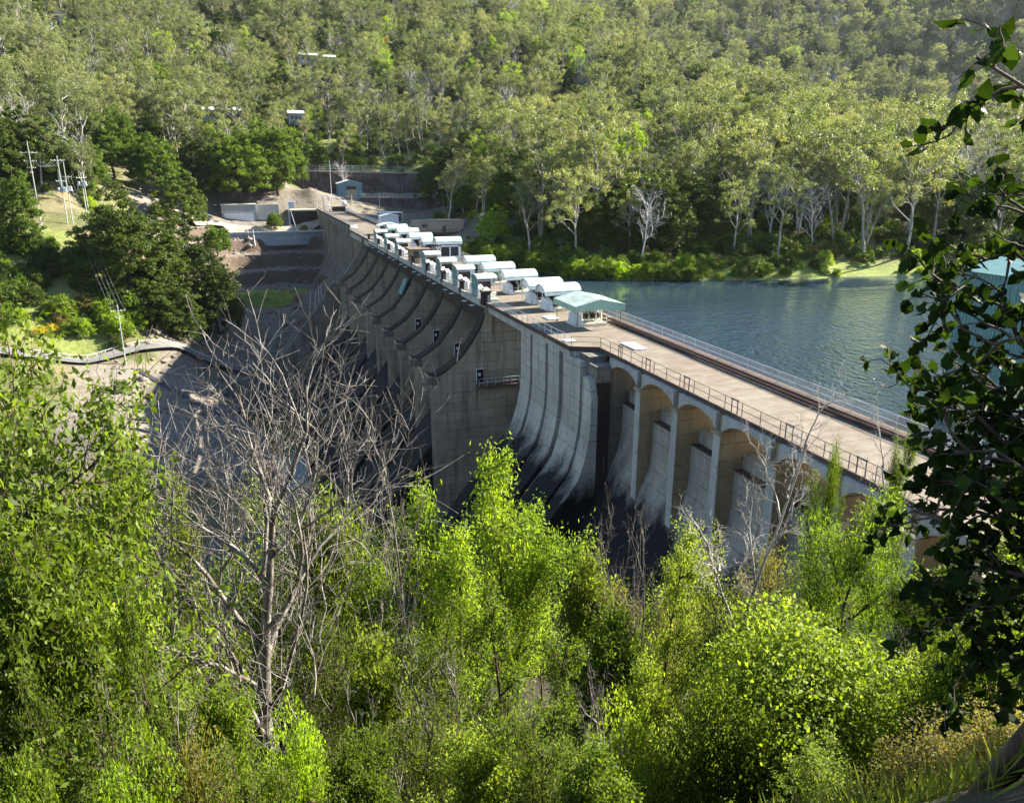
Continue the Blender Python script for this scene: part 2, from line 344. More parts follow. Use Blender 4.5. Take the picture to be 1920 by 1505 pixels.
def H(x, y):
    x = np.asarray(x, float); y = np.asarray(y, float)
    d = tps_eval(fitD, x, y); u = tps_eval(fitU, x, y)
    k = smooth01((x - 38) / 8.0) * (1 - smooth01((y - 375) / 25.0))
    # north of the dam the two agree; blend towards their mean
    h = d * (1 - k) + u * k
    # benches cut in the abutment
    w = smooth01((x + 22) / 8) * (1 - smooth01((x - 34) / 4)) * smooth01((y - 306) / 8) * (1 - smooth01((y - 366) / 6))
    st = 5.6; q = (h + .7 * fnoise(x, y, 30, 4)) / st; fr = q - np.floor(q); hb = (np.floor(q) + smooth01((fr - .55) / .2)) * st
    h = h * (1 - w) + hb * w
    return h
def Hs(x, y): return float(H(np.array([x]), np.array([y]))[0])

def axis(segs):
    out = [segs[0][0]]
    for a, b, st in segs:
        n = max(1, int(round((b - a) / st))); out += list(np.linspace(a, b, n + 1)[1:])
    return np.array(out)
gx = axis([(-700, -200, 25), (-200, -60, 8), (-60, -25, 2.5), (-25, 38, 1.25), (38, 110, 2.5), (110, 400, 8), (400, 1500, 30)])
gy = axis([(-120, -20, 10), (-20, 60, 2.5), (60, 220, 5), (220, 300, 2.5), (300, 372, 1.2), (372, 440, 2.5), (440, 760, 9), (760, 1500, 30)])
GX, GY = np.meshgrid(gx, gy, indexing='ij'); GZ = H(GX, GY)
rs = np.random.RandomState(3)
GZ = GZ + .35 * fnoise(GX, GY, 14, 5) * (GZ > -8.6) * smooth01((np.hypot(GX, GY) - 8) / 10)
nx, ny = len(gx), len(gy); idx = np.arange(nx * ny).reshape(nx, ny)
Fg = np.stack([idx[:-1, :-1], idx[1:, :-1], idx[1:, 1:], idx[:-1, 1:]], -1).reshape(-1, 4)
def m_ground():
    t = NT('hillside_soil_and_grass'); P = t.n('NewGeometry').outputs['Position']
    a = t.noise(P, .06, 5); b = t.noise(P, .5, 6, .65); c_ = t.noise(P, 3, 5, .6)
    att = t.n('Attribute', attribute_name='zone'); s = t.n('SeparateColor'); t.l(att.outputs['Color'], s.inputs[0])
    forest = t.mix(t.ramp(b, [(.35, 0.0), (.65, 1.0)]), (.07, .065, .03), (.13, .15, .04))
    forest = t.mix(t.ramp(a, [(.45, 0.0), (.65, 1.0)]), forest, (.20, .16, .09))
    soil = t.mix(t.ramp(b, [(.3, 0.0), (.7, 1.0)]), (.13, .11, .085), (.25, .22, .175))
    soil = t.mix(t.math('MULTIPLY', t.ramp(c_, [(.45, 0.0), (.7, 1.0)]), .6), soil, (.16, .12, .09))
    soil = t.mix(t.ramp(a, [(.5, 0.0), (.7, .6)]), soil, (.18, .17, .17))
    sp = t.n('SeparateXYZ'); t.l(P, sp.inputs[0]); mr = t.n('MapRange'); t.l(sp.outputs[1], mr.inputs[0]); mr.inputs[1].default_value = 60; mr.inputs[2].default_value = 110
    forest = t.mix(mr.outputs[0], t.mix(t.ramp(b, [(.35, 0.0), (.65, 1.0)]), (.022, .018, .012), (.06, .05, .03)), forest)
    grass = t.mix(t.ramp(b, [(.3, 0.0), (.7, 1.0)]), (.13, .18, .03), (.27, .31, .07))
    grass = t.mix(t.math('MULTIPLY', t.ramp(c_, [(.45, 0.0), (.75, 1.0)]), .6), grass, (.10, .12, .03))
    nz = t.n('SeparateXYZ'); t.l(t.n('NewGeometry').outputs['True Normal'], nz.inputs[0])
    soil = t.mix(t.ramp(nz.outputs[2], [(.62, .85), (.86, 0.0)]), soil, (.085, .055, .04))
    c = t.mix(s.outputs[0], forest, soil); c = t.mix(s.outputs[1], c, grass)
    t.bump(t.math('ADD', b, t.math('MULTIPLY', c_, .4)), .9, .5)
    return t.base(c, .95)
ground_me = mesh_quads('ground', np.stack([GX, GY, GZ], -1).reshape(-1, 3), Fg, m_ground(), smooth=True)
zone = np.zeros((nx, ny, 4), np.float32); zone[..., 3] = 1
soil = smooth01((GX + 34 + .12 * (GY - 300)) / 6) * (1 - smooth01((GX - 60) / 10)) * smooth01((GY - 175) / 8) * (1 - smooth01((GY - 418) / 5))
soil = np.maximum(soil, smooth01((GX + 44) / 5) * (1 - smooth01((GX - 40) / 3)) * smooth01((GY - 150) / 8) * (1 - smooth01((GY - 236 - GX * .3) / 5)))
soil = np.maximum(soil, smooth01((GX - 46) / 3) * (1 - smooth01((GX - 100) / 6)) * smooth01((GY - 250) / 8) * (1 - smooth01((GY - 422) / 8)) * .75)
zone[..., 0] = np.clip(soil + .25 * fnoise(GX, GY, 16, 8) * soil, 0, 1)
grs = smooth01((GX + 16) / 4) * (1 - smooth01((GX - 24) / 4)) * smooth01((GY - 312) / 2) * (1 - smooth01((GY - 323) / 3))
lakeside = (GZ > -9.6) * (GZ < -6.2) * (GX > 70) * (GY < 300)
grs = np.maximum(grs, lakeside * .9)
grs = np.maximum(grs, smooth01((GX + 80) / 6) * (1 - smooth01((GX + 38) / 5)) * smooth01((GY - 228) / 5) * (1 - smooth01((GY - 290) / 6)) * .55)
grs = np.maximum(grs, smooth01((GX - 30) / 6) * (1 - smooth01((GX - 170) / 20)) * smooth01((GY - 436) / 4) * (1 - smooth01((GY - 480) / 30)) * .7)
zone[..., 1] = grs
ca = ground_me.color_attributes.new('zone', 'FLOAT_COLOR', 'POINT'); ca.data.foreach_set('color', zone.reshape(-1))
ground = link('ground', ground_me); tag(ground, 'dirt and grass hillsides of the gorge', kind='structure')

# lake
def m_water(name, deep):
    t = NT(name); P = t.n('NewGeometry').outputs['Position']
    w1 = t.noise(t.scaled(P, (1.0, .55, 1)), .9, 3, .6); w2 = t.noise(t.scaled(P, (.5, 1.2, 1)), .12, 3)
    sy = t.n('SeparateXYZ'); t.l(P, sy.inputs[0])
    yy = t.math('ADD', sy.outputs[1], t.math('MULTIPLY', t.noise(t.scaled(P, (.3, 1, 1)), .03, 4), 60.0))
    patch = t.n('MapRange'); t.l(yy, patch.inputs[0]); patch.inputs[1].default_value = 185; patch.inputs[2].default_value = 120; patch.inputs[3].default_value = .03; patch = patch.outputs[0]
    t.bump(t.math('MULTIPLY', t.math('ADD', w1, t.math('MULTIPLY', w2, .8)), patch), 1.0, 1.15)
    t.base(deep, .05, 0, .5); t.b.inputs['IOR'].default_value = 1.33
    return t.m
lake = MB().add([(45, -200, -9), (900, -200, -9), (900, 700, -9), (45, 700, -9)], [(0, 1, 2, 3)]).build('lake_water', m_water('rippled_lake_water', (.02, .037, .052)))
tag(lake, 'blue rippled lake water behind the dam', kind='structure')
pool = MB().add([(-400, 100, -43.2), (24, 100, -43.2), (24, 212, -43.2), (-400, 212, -43.2)], [(0, 1, 2, 3)]).build('river_water', m_water('stilling_pool_water', (.02, .03, .03)))
tag(pool, 'dark river pool below the dam', kind='structure')

def drape(name, pts, width, mat, lift=.12, label=''):
    P = np.array(pts, float); seg = []
    for i in range(len(P) - 1):
        n = max(2, int(np.linalg.norm(P[i + 1] - P[i]) / 2)); seg += [P[i] + (P[i + 1] - P[i]) * k / n for k in range(n)]
    seg.append(P[-1]); S = np.array(seg); T = np.gradient(S, axis=0); T /= np.linalg.norm(T, axis=1)[:, None]; Nn = np.stack([-T[:, 1], T[:, 0]], 1)
    cols = np.linspace(-.5, .5, 5); V = []
    zc = H(S[:, 0], S[:, 1])
    for c in cols:
        q = S + Nn * width * c; hz = np.maximum(H(q[:, 0], q[:, 1]), zc) + lift + .3; V.append(np.column_stack([q, hz]))
    V = np.stack(V, 1); n = len(S); ii = np.arange(n * 5).reshape(n, 5)
    Fq = np.stack([ii[:-1, :-1], ii[1:, :-1], ii[1:, 1:], ii[:-1, 1:]], -1).reshape(-1, 4)
    o = link(name, mesh_quads(name, V.reshape(-1, 3), Fq, mat)); return tag(o, label, kind='structure')
# ------------------------------------------------------------------ dam
DAMO = (40.0, 180.0, -43.0)
dam = empty('dam', DAMO, 'long concrete gravity dam with arched piers, spillway bays and a deck road along its crest', 'dam')
def dmb(): return MB(DAMO)
def dbuild(mb, name, mat, bevel=0, par=None): return mb.build(name, mat, par or dam, bevel)
BODY = [(46.4, -4.2), (41.3, -4.2), (40.0, -4.25), (40.0, -5.6), (39.2, -5.6), (39.2, -8.6), (39.05, -10.0), (38.7, -11.3), (38.0, -12.9), (37.2, -14.6), (35.7, -17.2), (32.5, -22), (27, -29.5), (16.5, -43), (16, -46), (46.4, -46)]
# near body: five+ openings
PIL = [14.6, 20.5, 27.6, 34.9, 40.6, 46.9, 53.9, 60.9, 68.1, 75.4]
PIL[3:6] = [33.0, 39.6, 46.4]; PIL[0:3] = [12.0, 19.0, 26.0]
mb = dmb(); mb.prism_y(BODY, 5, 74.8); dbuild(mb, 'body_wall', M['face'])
mb = dmb(); mb.box(39.15, 40.03, 5, 74.8, -5.62, -5.5); dbuild(mb, 'ledge', M['edge'])
for y in PIL:
    m2 = dmb(); m2.prism_y([(37.5, -1.95), (46.3, -1.95), (46.3, -46), (37.5, -46)], y - .5, y + .5)
    m2.box(37.25, 38.4, y - .62, y + .62, -2.2, -1.9); m2.box(37.95, 46.2, y - .42, y + .42, -1.95, -.38)
    dbuild(m2, 'pier', M['pierwarm'])
    m3 = dmb(); m3.box(37.44, 37.5, y - .5, y + .5, -46, -2.2); dbuild(m3, 'pier_front', M['fascia'] if y < 75 else M['stain'])  # last front is dark to paint the shaded recess next to it
# arched spans
for a, b in zip(PIL[:-1], PIL[1:]):
    y0, y1 = a + .45, b - .45; n = 12
    prof = [(y0, -.36)] + [(y0, -1.9)] + [(y0 + (y1 - y0) * k / n, -1.9 + 1.12 * math.sin(math.pi * k / n) ** .62) for k in range(1, n)] + [(y1, -1.9), (y1, -.36)]
    m2 = dmb(); m2.prism_x(prof, 37.95, 46.2); dbuild(m2, 'arch', M['pierwarm'])
    m2 = dmb(); m2.prism_x(prof, 37.55, 37.93); dbuild(m2, 'arch_fascia', M['fascia'])
# deck slabs
mb = dmb(); mb.prism_z([(37.9, 4), (47.3, 4), (47.3, 380), (37.3, 380), (37.35, 256), (34.75, 254.5), (34.7, 216), (35.0, 80), (38.0, 78.6)][::-1], -.36, 0)
dbuild(mb, 'deck', M['deck'])
mb = dmb()
for (x0, y0), (x1, y1) in zip([(37.9, 4), (38.0, 78.6), (35.0, 80), (34.75, 111)], [(38.0, 78.6), (35.0, 80), (34.75, 111), (34.75, 111.2)]):
    d = Vector((x1 - x0, y1 - y0, 0)); L = d.length; nrm = Vector((-d.y, d.x, 0)).normalized() * .05
    a, b = Vector((x0, y0, 0)) + nrm, Vector((x1, y1, 0)) + nrm; c_, e_ = Vector((x1, y1, 0)) - nrm * 2.2, Vector((x0, y0, 0)) - nrm * 2.2
    mb.add([(p.x, p.y, -.5) for p in (a, b, c_, e_)] + [(p.x, p.y, .05) for p in (a, b, c_, e_)], [(0, 1, 2, 3), (4, 5, 6, 7), (0, 1, 5, 4), (1, 2, 6, 5), (2, 3, 7, 6), (3, 0, 4, 7)])
dbuild(mb, 'deck_edge', M['edge'])
mb = dmb(); mb.box(34.62, 34.85, 216, 254.6, -.5, .05); dbuild(mb, 'deck_edge', M['edge'])
mb = dmb(); mb.box(37.18, 37.4, 256, 378, -.5, .12); dbuild(mb, 'deck_edge', M['edge'])
mb = dmb(); mb.box(46.35, 47.35, 4, 380, .004, .28); mb.box(46.1, 46.37, 4, 380, .004, .16); dbuild(mb, 'kerb', M['edge'])
mb = dmb(); mb.tube([(45.75, 4, .22), (45.75, 46, .22), (45.55, 50, .22), (45.55, 70, .22), (45.7, 74, .22), (45.7, 100, .22)], .17, 8)
mb.tube([(46.05, 5, .2), (46.05, 100, .2)], .07, 6); dbuild(mb, 'pipe', M['rust'])
mb = dmb(); mb.tube([(45.95, 150, .15), (45.95, 345, .15)], .12, 6); dbuild(mb, 'pipe', M['rust'])
# fascia beam between the deck bulge and the first gate pier
mb = dmb(); mb.box(35.05, 35.6, 96.6, 111.2, -1.5, -.52); mb.box(35.05, 35.6, 80.2, 96.6, -1.15, -.52); mb.box(35.5, 38, 79.4, 80.2, -1.1, -.52)
dbuild(mb, 'fascia_beam', M['fascia'])
# panelled face
PF = [(35.1, -1.15), (35.1, -7.2), (34.95, -9.4), (34.5, -11.8), (33.8, -14.0), (32.2, -16.2), (30.3, -18.5), (24, -26.5), (12, -42), (11.5, -46)]
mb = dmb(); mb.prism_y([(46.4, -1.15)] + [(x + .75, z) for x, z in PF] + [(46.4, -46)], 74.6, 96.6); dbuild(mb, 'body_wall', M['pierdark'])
mb = dmb()
pan = [(77.3, 82.2), (83.4, 86.9), (87.8, 92.3), (93.1, 96.7)]
for a, b in pan: mb.prism_y(PF + [(12.3, -46), (35.9, -46), (35.9, -1.15)], a, b)
PFn = [(35.1, -2.6)] + PF[1:]
mb.prism_y(PFn + [(12.3, -46), (35.9, -46), (35.9, -2.6)], 75.3, 76.6)
for ya, yb, zt in ((75.0, 75.3, -2.8), (74.7, 75.0, -3.15), (74.45, 74.7, -3.6), (74.2, 74.45, -4.4)): mb.prism_y([(35.1, zt)] + PF[1:] + [(12.3, -46), (35.9, -46), (35.9, zt)], ya, yb)
dbuild(mb, 'face_panel', M['panel'])
mb = dmb(); mb.box(35.95, 38.1, 76.7, 79.3, -46, -.52); dbuild(mb, 'pier', M['pierdark'])
mb = dmb(); mb.box(35.92, 37.42, 74.28, 76.65, -46, -3.0); dbuild(mb, 'pier', M['stain'])  # fills the recess by the panel end, its shade put into the colour
# gate piers
NOSE = [(34.4, -1.7), (33.6, -3.8), (32.2, -6.0), (30.2, -8.5), (28.3, -9.85), (26.6, -10.8), (25.5, -10.3)]
GP = [111.0, 123.0, 135.2, 147.4, 160.2, 173.5, 187.0, 200.8, 215.5]
PROF = [(47, -.4), (34.4, -.4)] + NOSE + [(25.5, -11.2), (26.3, -12.9), (26.3, -46), (47, -46)]
for i, y in enumerate(GP):
    th = 2.4 if i == 0 else 2.1
    m2 = dmb(); m2.prism_y(PROF, y, y + th); pr = dbuild(m2, 'gate_pier', M['pier'])
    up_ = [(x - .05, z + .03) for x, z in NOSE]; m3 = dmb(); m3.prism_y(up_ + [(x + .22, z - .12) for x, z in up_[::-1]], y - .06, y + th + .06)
    dbuild(m3, 'nose_strip', M['stain'], par=None)  # stain and the shade of the curved edge, both put into the colour
    m3 = dmb(); m3.box(25.4, 27.3, y - .08, y + th + .08, -11.9, -10.9); m3.box(26.22, 26.35, y + .3, y + th - .3, -30, -12.2); dbuild(m3, 'nose_block', M['pierdark'])
    if i in (0, 1, 2, 3):
        # service doorway in the pier side
        x0, z0 = (33.1, -12.3) if i == 0 else (32.9 - (i - 1) * .6, -10.8 - (i - 1) * .15)
        m4 = dmb(); m4.box(x0, x0 + 1.05, y - .05, y + .02, z0, z0 + 2.1); dbuild(m4, 'doorway', M['black'])  # flat black sheet paints the dark inside of the doorway
        m4 = dmb(); m4.box(x0 - .12, x0, y - .14, y - .01, z0, z0 + 2.2); m4.box(x0 + .25, x0 + .6, y - .12, y - .051, z0 + 1.1, z0 + 1.6); m4.box(x0 - .12, x0 + 1.15, y - .14, y - .01, z0 + 2.2, z0 + 2.3); dbuild(m4, 'door_frame', M['machine'])
    # deck post over each pier
    m5 = dmb(); w = 1.15 if i == 0 else .45; m5.box(34.35, 34.35 + w, y + .2, y + 1.5, -.4, 1.45); m5.box(34.2, 34.5 + w, y + .05, y + 1.65, 1.45, 1.68); dbuild(m5, 'deck_post', M['stain'])
    if i == 0:
        m5 = dmb(); m5.box(34.25, 36.0, y + .1, y + 1.7, 1.69, 1.76); dbuild(m5, 'post_cap', M['deck'])
# balcony on first pier
bal = dmb(); bal.box(33.0, 39.7, 109.6, 110.98, -12.75, -12.5); bo = dbuild(bal, 'balcony', M['edge'])
bal = dmb()
for x in np.linspace(33.1, 39.6, 6): bal.tube([(x, 109.7, -12.5), (x, 109.7, -11.35)], .04, 5)
for z in (-11.35, -11.9): bal.tube([(33.1, 109.7, z), (39.6, 109.7, z)], .035, 5)
bal.build('railing', M['rail'], None).parent = dam
# bays: chute, radial gate, bridge beam, parapet
CH = [(43, -6.5), (41, -6.4), (38.5, -7.6), (36, -10), (33, -13.5), (29.5, -18), (24, -25), (16, -36), (10, -43.5), (9, -46), (43, -46)]
for a, b in zip(GP[:-1], GP[1:]):
    y0, y1 = a + 2.1, b
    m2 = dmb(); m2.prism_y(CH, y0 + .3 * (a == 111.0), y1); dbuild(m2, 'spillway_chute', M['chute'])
    g = dmb(); ar = [(39.6 + math.cos(t) * -0 + 1.6 * math.sin(t), -6.3 + 5.4 * (t / 1.4)) for t in np.linspace(0, 1.4, 8)]
    g.prism_y(ar + [(x + .25, z) for x, z in ar[::-1]], y0 + .35 * (a == 111.0), y1 - .02); dbuild(g, 'radial_gate', M['rust'])
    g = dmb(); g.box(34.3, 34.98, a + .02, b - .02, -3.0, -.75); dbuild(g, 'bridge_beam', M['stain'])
    g = dmb(); g.box(34.22, 34.42, a + 1.75, y1 + .1, -.72, .3)
    for k in range(1, 4): g.box(34.15, 34.22, a + 1.75 + (y1 - a - 1.7) * k / 4 - .1, a + 1.75 + (y1 - a - 1.7) * k / 4 + .1, -.75, .35)
    dbuild(g, 'parapet', M['fascia'])
    for k in (.35, .7):
        g = dmb(); g.box(33.5, 34.15, a + (b - a) * k, a + (b - a) * k + .8, -1.1, -1.0); dbuild(g, 'step_bracket', M['machine'])
g = dmb(); g.prism_y([(32.9, -3.0), (33.25, -3.0), (31.9, -6.0), (31.5, -6.0)], 159.9, 162.6); dbuild(g, 'steel_plate', M['teal'])
# spillway training wall at the far side
TR = [(47, -.4), (34.5, -.4), (34.4, -1.7), (33.6, -3.8), (32.2, -6), (29, -10.5), (25, -13), (21, -19), (10, -33), (2, -38), (-6, -40), (-6, -46), (47, -46)]
mb = dmb(); mb.prism_y(TR, 227.6, 229.6); dbuild(mb, 'training_wall', M['pierdark'])
# far body and its buttress bays
BODF = [(46.4, -.5), (39.3, -.5), (39.3, -9), (38.7, -11.3), (37.2, -14.6), (33, -21), (27, -29), (16, -43), (16, -46), (46.4, -46)]
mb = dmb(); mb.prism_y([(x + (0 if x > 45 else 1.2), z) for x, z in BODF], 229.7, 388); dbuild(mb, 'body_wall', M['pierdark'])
mb = dmb(); mb.box(35.0, 35.6, 217, 254.3, -2.1, -.52); dbuild(mb, 'fascia_beam', M['fascia'])
y = 232.5; FP = []
while y < 376: FP.append(y); y += 7.9 + (y - 230) * .012
for i, y in enumerate(FP):
    xf = 36.0 if y < 254 else 37.45
    m2 = dmb(); m2.prism_y([(xf, -.5), (40.4, -.5), (40.4, -46), (xf, -46)], y - .55, y + .55); dbuild(m2, 'pier', M['pier'])
    m3 = dmb(); m3.box(xf - .06, xf, y - .56, y - .12, -46, -1.6); m3.box(xf - .25, xf + .3, y - .8, y + .8, -2.0, -.55); dbuild(m3, 'pier_front', M['fascia'])
# stairs & ladder at the toe of far body
mb = dmb()
for s in (0, 1.1): mb.tube([(27.5 + s, 296, -31), (28.5 + s, 305, -24)], .12, 5)
for k in range(9): mb.box(27.5 + k * .11, 28.7 + k * .11, 296.3 + k, 296.5 + k, -30.7 + k * .78, -30.6 + k * .78)
dbuild(mb, 'toe_stairs', M['rail'])

# railings
def rail_run(name, pts, mat, step=2.4, h=1.15, mesh=False, mids=(.55,)):
    m = dmb(); ms = dmb()
    for (x0, y0, z0), (x1, y1, z1) in zip(pts[:-1], pts[1:]):
        a, b = Vector((x0, y0, z0)), Vector((x1, y1, z1)); L = (b - a).length; n = max(1, int(round(L / step)))
        for k in range(n + 1):
            p = a.lerp(b, k / n); m.tube([p, p + Vector((0, 0, h))], .035, 5)
        for hh in (h,) + tuple(mids): m.tube([a + Vector((0, 0, hh)), b + Vector((0, 0, hh))], .03, 5, False)
        if mesh: ms.add([tuple(a + Vector((0, 0, .08))), tuple(b + Vector((0, 0, .08))), tuple(b + Vector((0, 0, h - .04))), tuple(a + Vector((0, 0, h - .04)))], [(0, 1, 2, 3)])
    r = dbuild(m, name, mat)
    if mesh:
        q = ms.build('mesh_infill', M['mesh'], r)
    return r
rail_run('railing', [(46.95, 6, .28), (46.95, 262, .28)], M['rail'], mesh=True)
rail_run('railing', [(46.95, 262, .28), (46.95, 374, .28)], M['rail'], 3.5, mesh=True)
rail_run('railing', [(38.05, 10, .02), (38.12, 78.5, .02), (35.15, 80.0, .02)], M['raildark'], 2.45)
rail_run('railing', [(35.15, 80.0, .02), (35.0, 98, .02)], M['rail'], 2.0)
rail_run('railing', [(35.0, 98, .02), (34.9, 110.6, .02)], M['rail'], 1.9, mesh=True)
rail_run('railing', [(34.85, 218.5, .02), (34.9, 254, .02), (37.5, 256, .02), (37.45, 374, .12)], M['rail'], 3.2, mesh=True)
for y in (31.5, 38.2, 45.6, 52.6, 60.1, 67.4, 73.5):
    mb = dmb(); mb.box(37.95, 38.1, y - .45, y + .45, 1.17, 1.3); mb.tube([(38.05, y - .4, 0), (38.05, y - .4, 1.2)], .05, 5); mb.tube([(38.05, y + .4, 0), (38.05, y + .4, 1.2)], .05, 5)
    dbuild(mb, 'rail_joint', M['raildark'])

# hatch covers lying on the deck
for (x, y, w, l, lab, mt) in ((41.8, 77.6, 1.5, 3.6, 'white flat hatch cover on the sunlit deck in front of the canopy', 'white'), (39.3, 96.5, 1.6, 2.4, 'white hatch plate beside the canopy winch', 'white'), (36.0, 82.6, 1.3, 1.1, 'small white plate by the deck corner railing', 'white')):
    m = MB(); m.box(-w / 2, w / 2, -l / 2, l / 2, .006, .16); m.box(-w / 2 + .1, w / 2 - .1, -l / 2 + .1, l / 2 - .1, .16, .19); m.box(-.1, .1, -l / 2 - .12, -l / 2, .05, .12)
    o = m.build('hatch_cover', M[mt]); o.location = (x, y, 0); tag(o, lab, 'hatch cover')

# ------------------------------------------------------------------ winches and their shelters
def winch_parts(root, L=3.8, W=2.6, z=0.0):
    """bedplate, drum, two spoked gear wheels and a round cover"""
    m = MB(); m.box(.1, L, .2, W, z + .02, z + .28); m.box(.3, L - .2, .35, W - .15, z + .28, z + .4); m.build('bedplate', M['cream'], root)
    m = MB(); m.tube([(L * .42, W * .5, z + 1.0), (L * .86, W * .5, z + 1.0)], .42, 12); m.build('drum', M['black'], root)
    m = MB()
    for x in (L * .5, L * .72, L * .88):
        for k in range(14):
            a0, a1 = 2 * math.pi * k / 14, 2 * math.pi * (k + 1) / 14
            m.tube([(x, W * .5 + .78 * math.cos(a0), z + 1.05 + .78 * math.sin(a0)), (x, W * .5 + .78 * math.cos(a1), z + 1.05 + .78 * math.sin(a1))], .07, 5, False)
        for k in range(3):
            a0 = math.pi * k / 3; m.tube([(x, W * .5 + .78 * math.cos(a0), z + 1.05 + .78 * math.sin(a0)), (x, W * .5 - .78 * math.cos(a0), z + 1.05 - .78 * math.sin(a0))], .05, 5, False)
    m.build('gear_wheel', M['cream'], root)
    m = MB(); n = 10; arc = [(W * .5 + 1.0 * math.cos(math.pi * k / n), z + 1.05 + .75 * math.sin(math.pi * k / n)) for k in range(n + 1)]
    prof = [(W * .5 + 1.0, z + .05)] + arc + [(W * .5 - 1.0, z + .05)]
    m.prism_x(prof, .15, .95); m.prism_x([(W * .5 + (y - W * .5) * .7, z + (zz - z) * .8) for y, zz in prof], .95, 1.35)
    m.build('gear_case', M['machine'], root, .04)
    m = MB(); m.tube([(.6, .1, z + .55), (.6, -.35, z + .55)], .26, 10); m.box(.2, 1.1, -.3, .15, z + .05, z + .35); m.build('motor', M['machine'], root)
def barrel_shelter(name, loc, label, group, tall=0.0, endwall=True):
    r = empty(name, loc, label, 'winch shelter', group)
    Lx, Wy, hs, rise = 4.9, 3.6, 2.5 + tall, 1.15
    n = 12; c0 = Wy * .5
    arc = [(c0 - (Wy * .5 + .15) * math.cos(math.pi * k / n), hs + rise * math.sin(math.pi * k / n)) for k in range(n + 1)]
    m = MB(); m.prism_x(arc + [(y * .97 + c0 * .03, z - .06) for y, z in arc[::-1]], -.35, Lx + .35); ro = m.build('roof', M['roof'], r)
    m = MB(); m.box(-.36, Lx + .36, -.2, -.14, hs - .28, hs - .02); m.box(-.36, Lx + .36, Wy + .14, Wy + .2, hs - .28, hs - .02); m.build('gutter', M['white'], ro)
    m = MB(); m.prism_x([(y, z - .08) for y, z in arc], Lx - .1, Lx - .04)
    m.build('gable', M['machine'], r)
    m = MB(); m.prism_x([(y, z - .08) for y, z in arc], .0, .06); m.build('gable', M['machine'], r)
    m = MB()
    for x in (0, Lx * .5, Lx):
        for y in (0, Wy): m.tube([(x, y, 0), (x, y, hs)], .05, 5)
    for y in (0, Wy): m.tube([(0, y, 1.0), (Lx, y, 1.0)], .035, 5); m.tube([(0, y, hs - .05), (Lx, y, hs - .05)], .05, 5)
    m.tube([(0, 0, 1.0), (0, Wy, 1.0)], .035, 5); m.build('frame', M['rail'], r)
    winch_parts(r, 4.4, Wy - .3)
    m = MB(); m.box(1.1, Lx - .15, Wy * .62, Wy - .1, .3, hs - .1); m.build('control_cabinet', M['black'], r)  # black box painting the dark inside of the open shelter
    return r
grp = 'barrel roofed winch shelters on the upstream side of the deck'
ups = [(40.6, 101.3, 'barrel roofed winch shelter next to the green canopy', 0), (40.4, 107.2, 'second barrel roofed shelter behind the green canopy', 0), (40.2, 117.3, 'barrel roofed shelter third from the green canopy, with wide open dark side', 0),
       (40.1, 127.8, 'barrel roofed shelter on the open stretch of deck, fourth from the canopy', 0), (40.1, 138.6, 'barrel roofed shelter beside the gap in the row, farthest of the near five', 0),
       (40.7, 163.6, 'tall barrel roofed shelter with two dark windows and white posts', 1.3), (40.5, 175.8, 'barrel roofed shelter just behind the tall one', .2), (40.4, 188.6, 'barrel roofed shelter near the brown roofed lookout, second behind the tall one', .2), (40.4, 203.4, 'barrel roofed shelter third behind the tall one', .2), (40.4, 217.6, 'last barrel roofed shelter before the low green roof', .2)]
for i, (x, y, lab, tl) in enumerate(ups):
    r = barrel_shelter('winch_shelter', (x, y, .004), lab, grp, tl)
    if tl > 1:
        m = MB(); m.box(0.3, 4.8, .02, .1, .0, 1.0); m.box(0.3, .6, .02, .1, 1.0, 3.3); m.box(2.4, 2.7, .02, .1, 1.0, 3.3); m.box(4.4, 4.8, .02, .1, 1.0, 3.3); m.box(.3, 4.8, .02, .1, 3.0, 3.3); m.build('front_wall', M['white'], r)
        m = MB(); m.box(.6, 4.4, .14, .2, 1.0, 3.0); m.build('window', M['glass'], r)
# low green segment roof at the far end of the row
r = empty('low_shelter', (40.4, 231.5, .004), 'low shelter with a shallow curved green front at the far end of the winch row', 'winch shelter')
arc = [(-.4 + 6.8 * k / 10, 2.5 + .75 * math.sin(math.pi * k / 10)) for k in range(11)]
m = MB(); m.prism_y(arc + [(x, z - .12) for x, z in arc[::-1]], -.3, 5); m.build('roof', M['roof'], r)
m = MB(); m.prism_y(arc, .1, .2); m.build('gable', M['roofgreen'], r)
m = MB(); [m.tube([(x, y, 0), (x, y, 2.5)], .06, 5) for x in (0, 3, 6) for y in (0.2, 4.6)]; m.build('post', M['rail'], r)
m = MB(); m.box(.6, 5.4, 1, 4, 0, 1.9); m.build('gear_case', M['black'], r, .05)

# gable canopy on four posts
r = empty('canopy', (39.3, 88.0, .004), 'large green gabled canopy on four thin posts over the nearest winch', 'canopy')
Wc, Lc, he, rg = 6.2, 6.6, 3.05, .75
m = MB()
m.add([(-.3, -.3, he), (-.3, Lc + .3, he), (Wc / 2, Lc + .3, he + rg), (Wc / 2, -.3, he + rg)], [(0, 1, 2, 3)])
m.add([(Wc + .3, -.3, he), (Wc + .3, Lc + .3, he), (Wc / 2, Lc + .3, he + rg), (Wc / 2, -.3, he + rg)], [(3, 2, 1, 0)])
m.prism_y([(-.3, he), (Wc / 2, he + rg), (Wc + .3, he), (Wc + .3, he - .06), (Wc / 2, he + rg - .06), (-.3, he - .06)], -.3, Lc + .3)
m.build('roof', M['roof'], r)
m = MB(); m.prism_y([(-.3, he - .08), (Wc / 2, he + rg - .07), (Wc + .3, he - .08), (Wc + .3, he - .75), (Wc / 2, he - .55), (-.3, he - .75)], -.32, -.26)
m.box(-.33, -.27, -.3, Lc + .3, he - .75, he - .07); m.build('valance', M['roofgreen'], r)
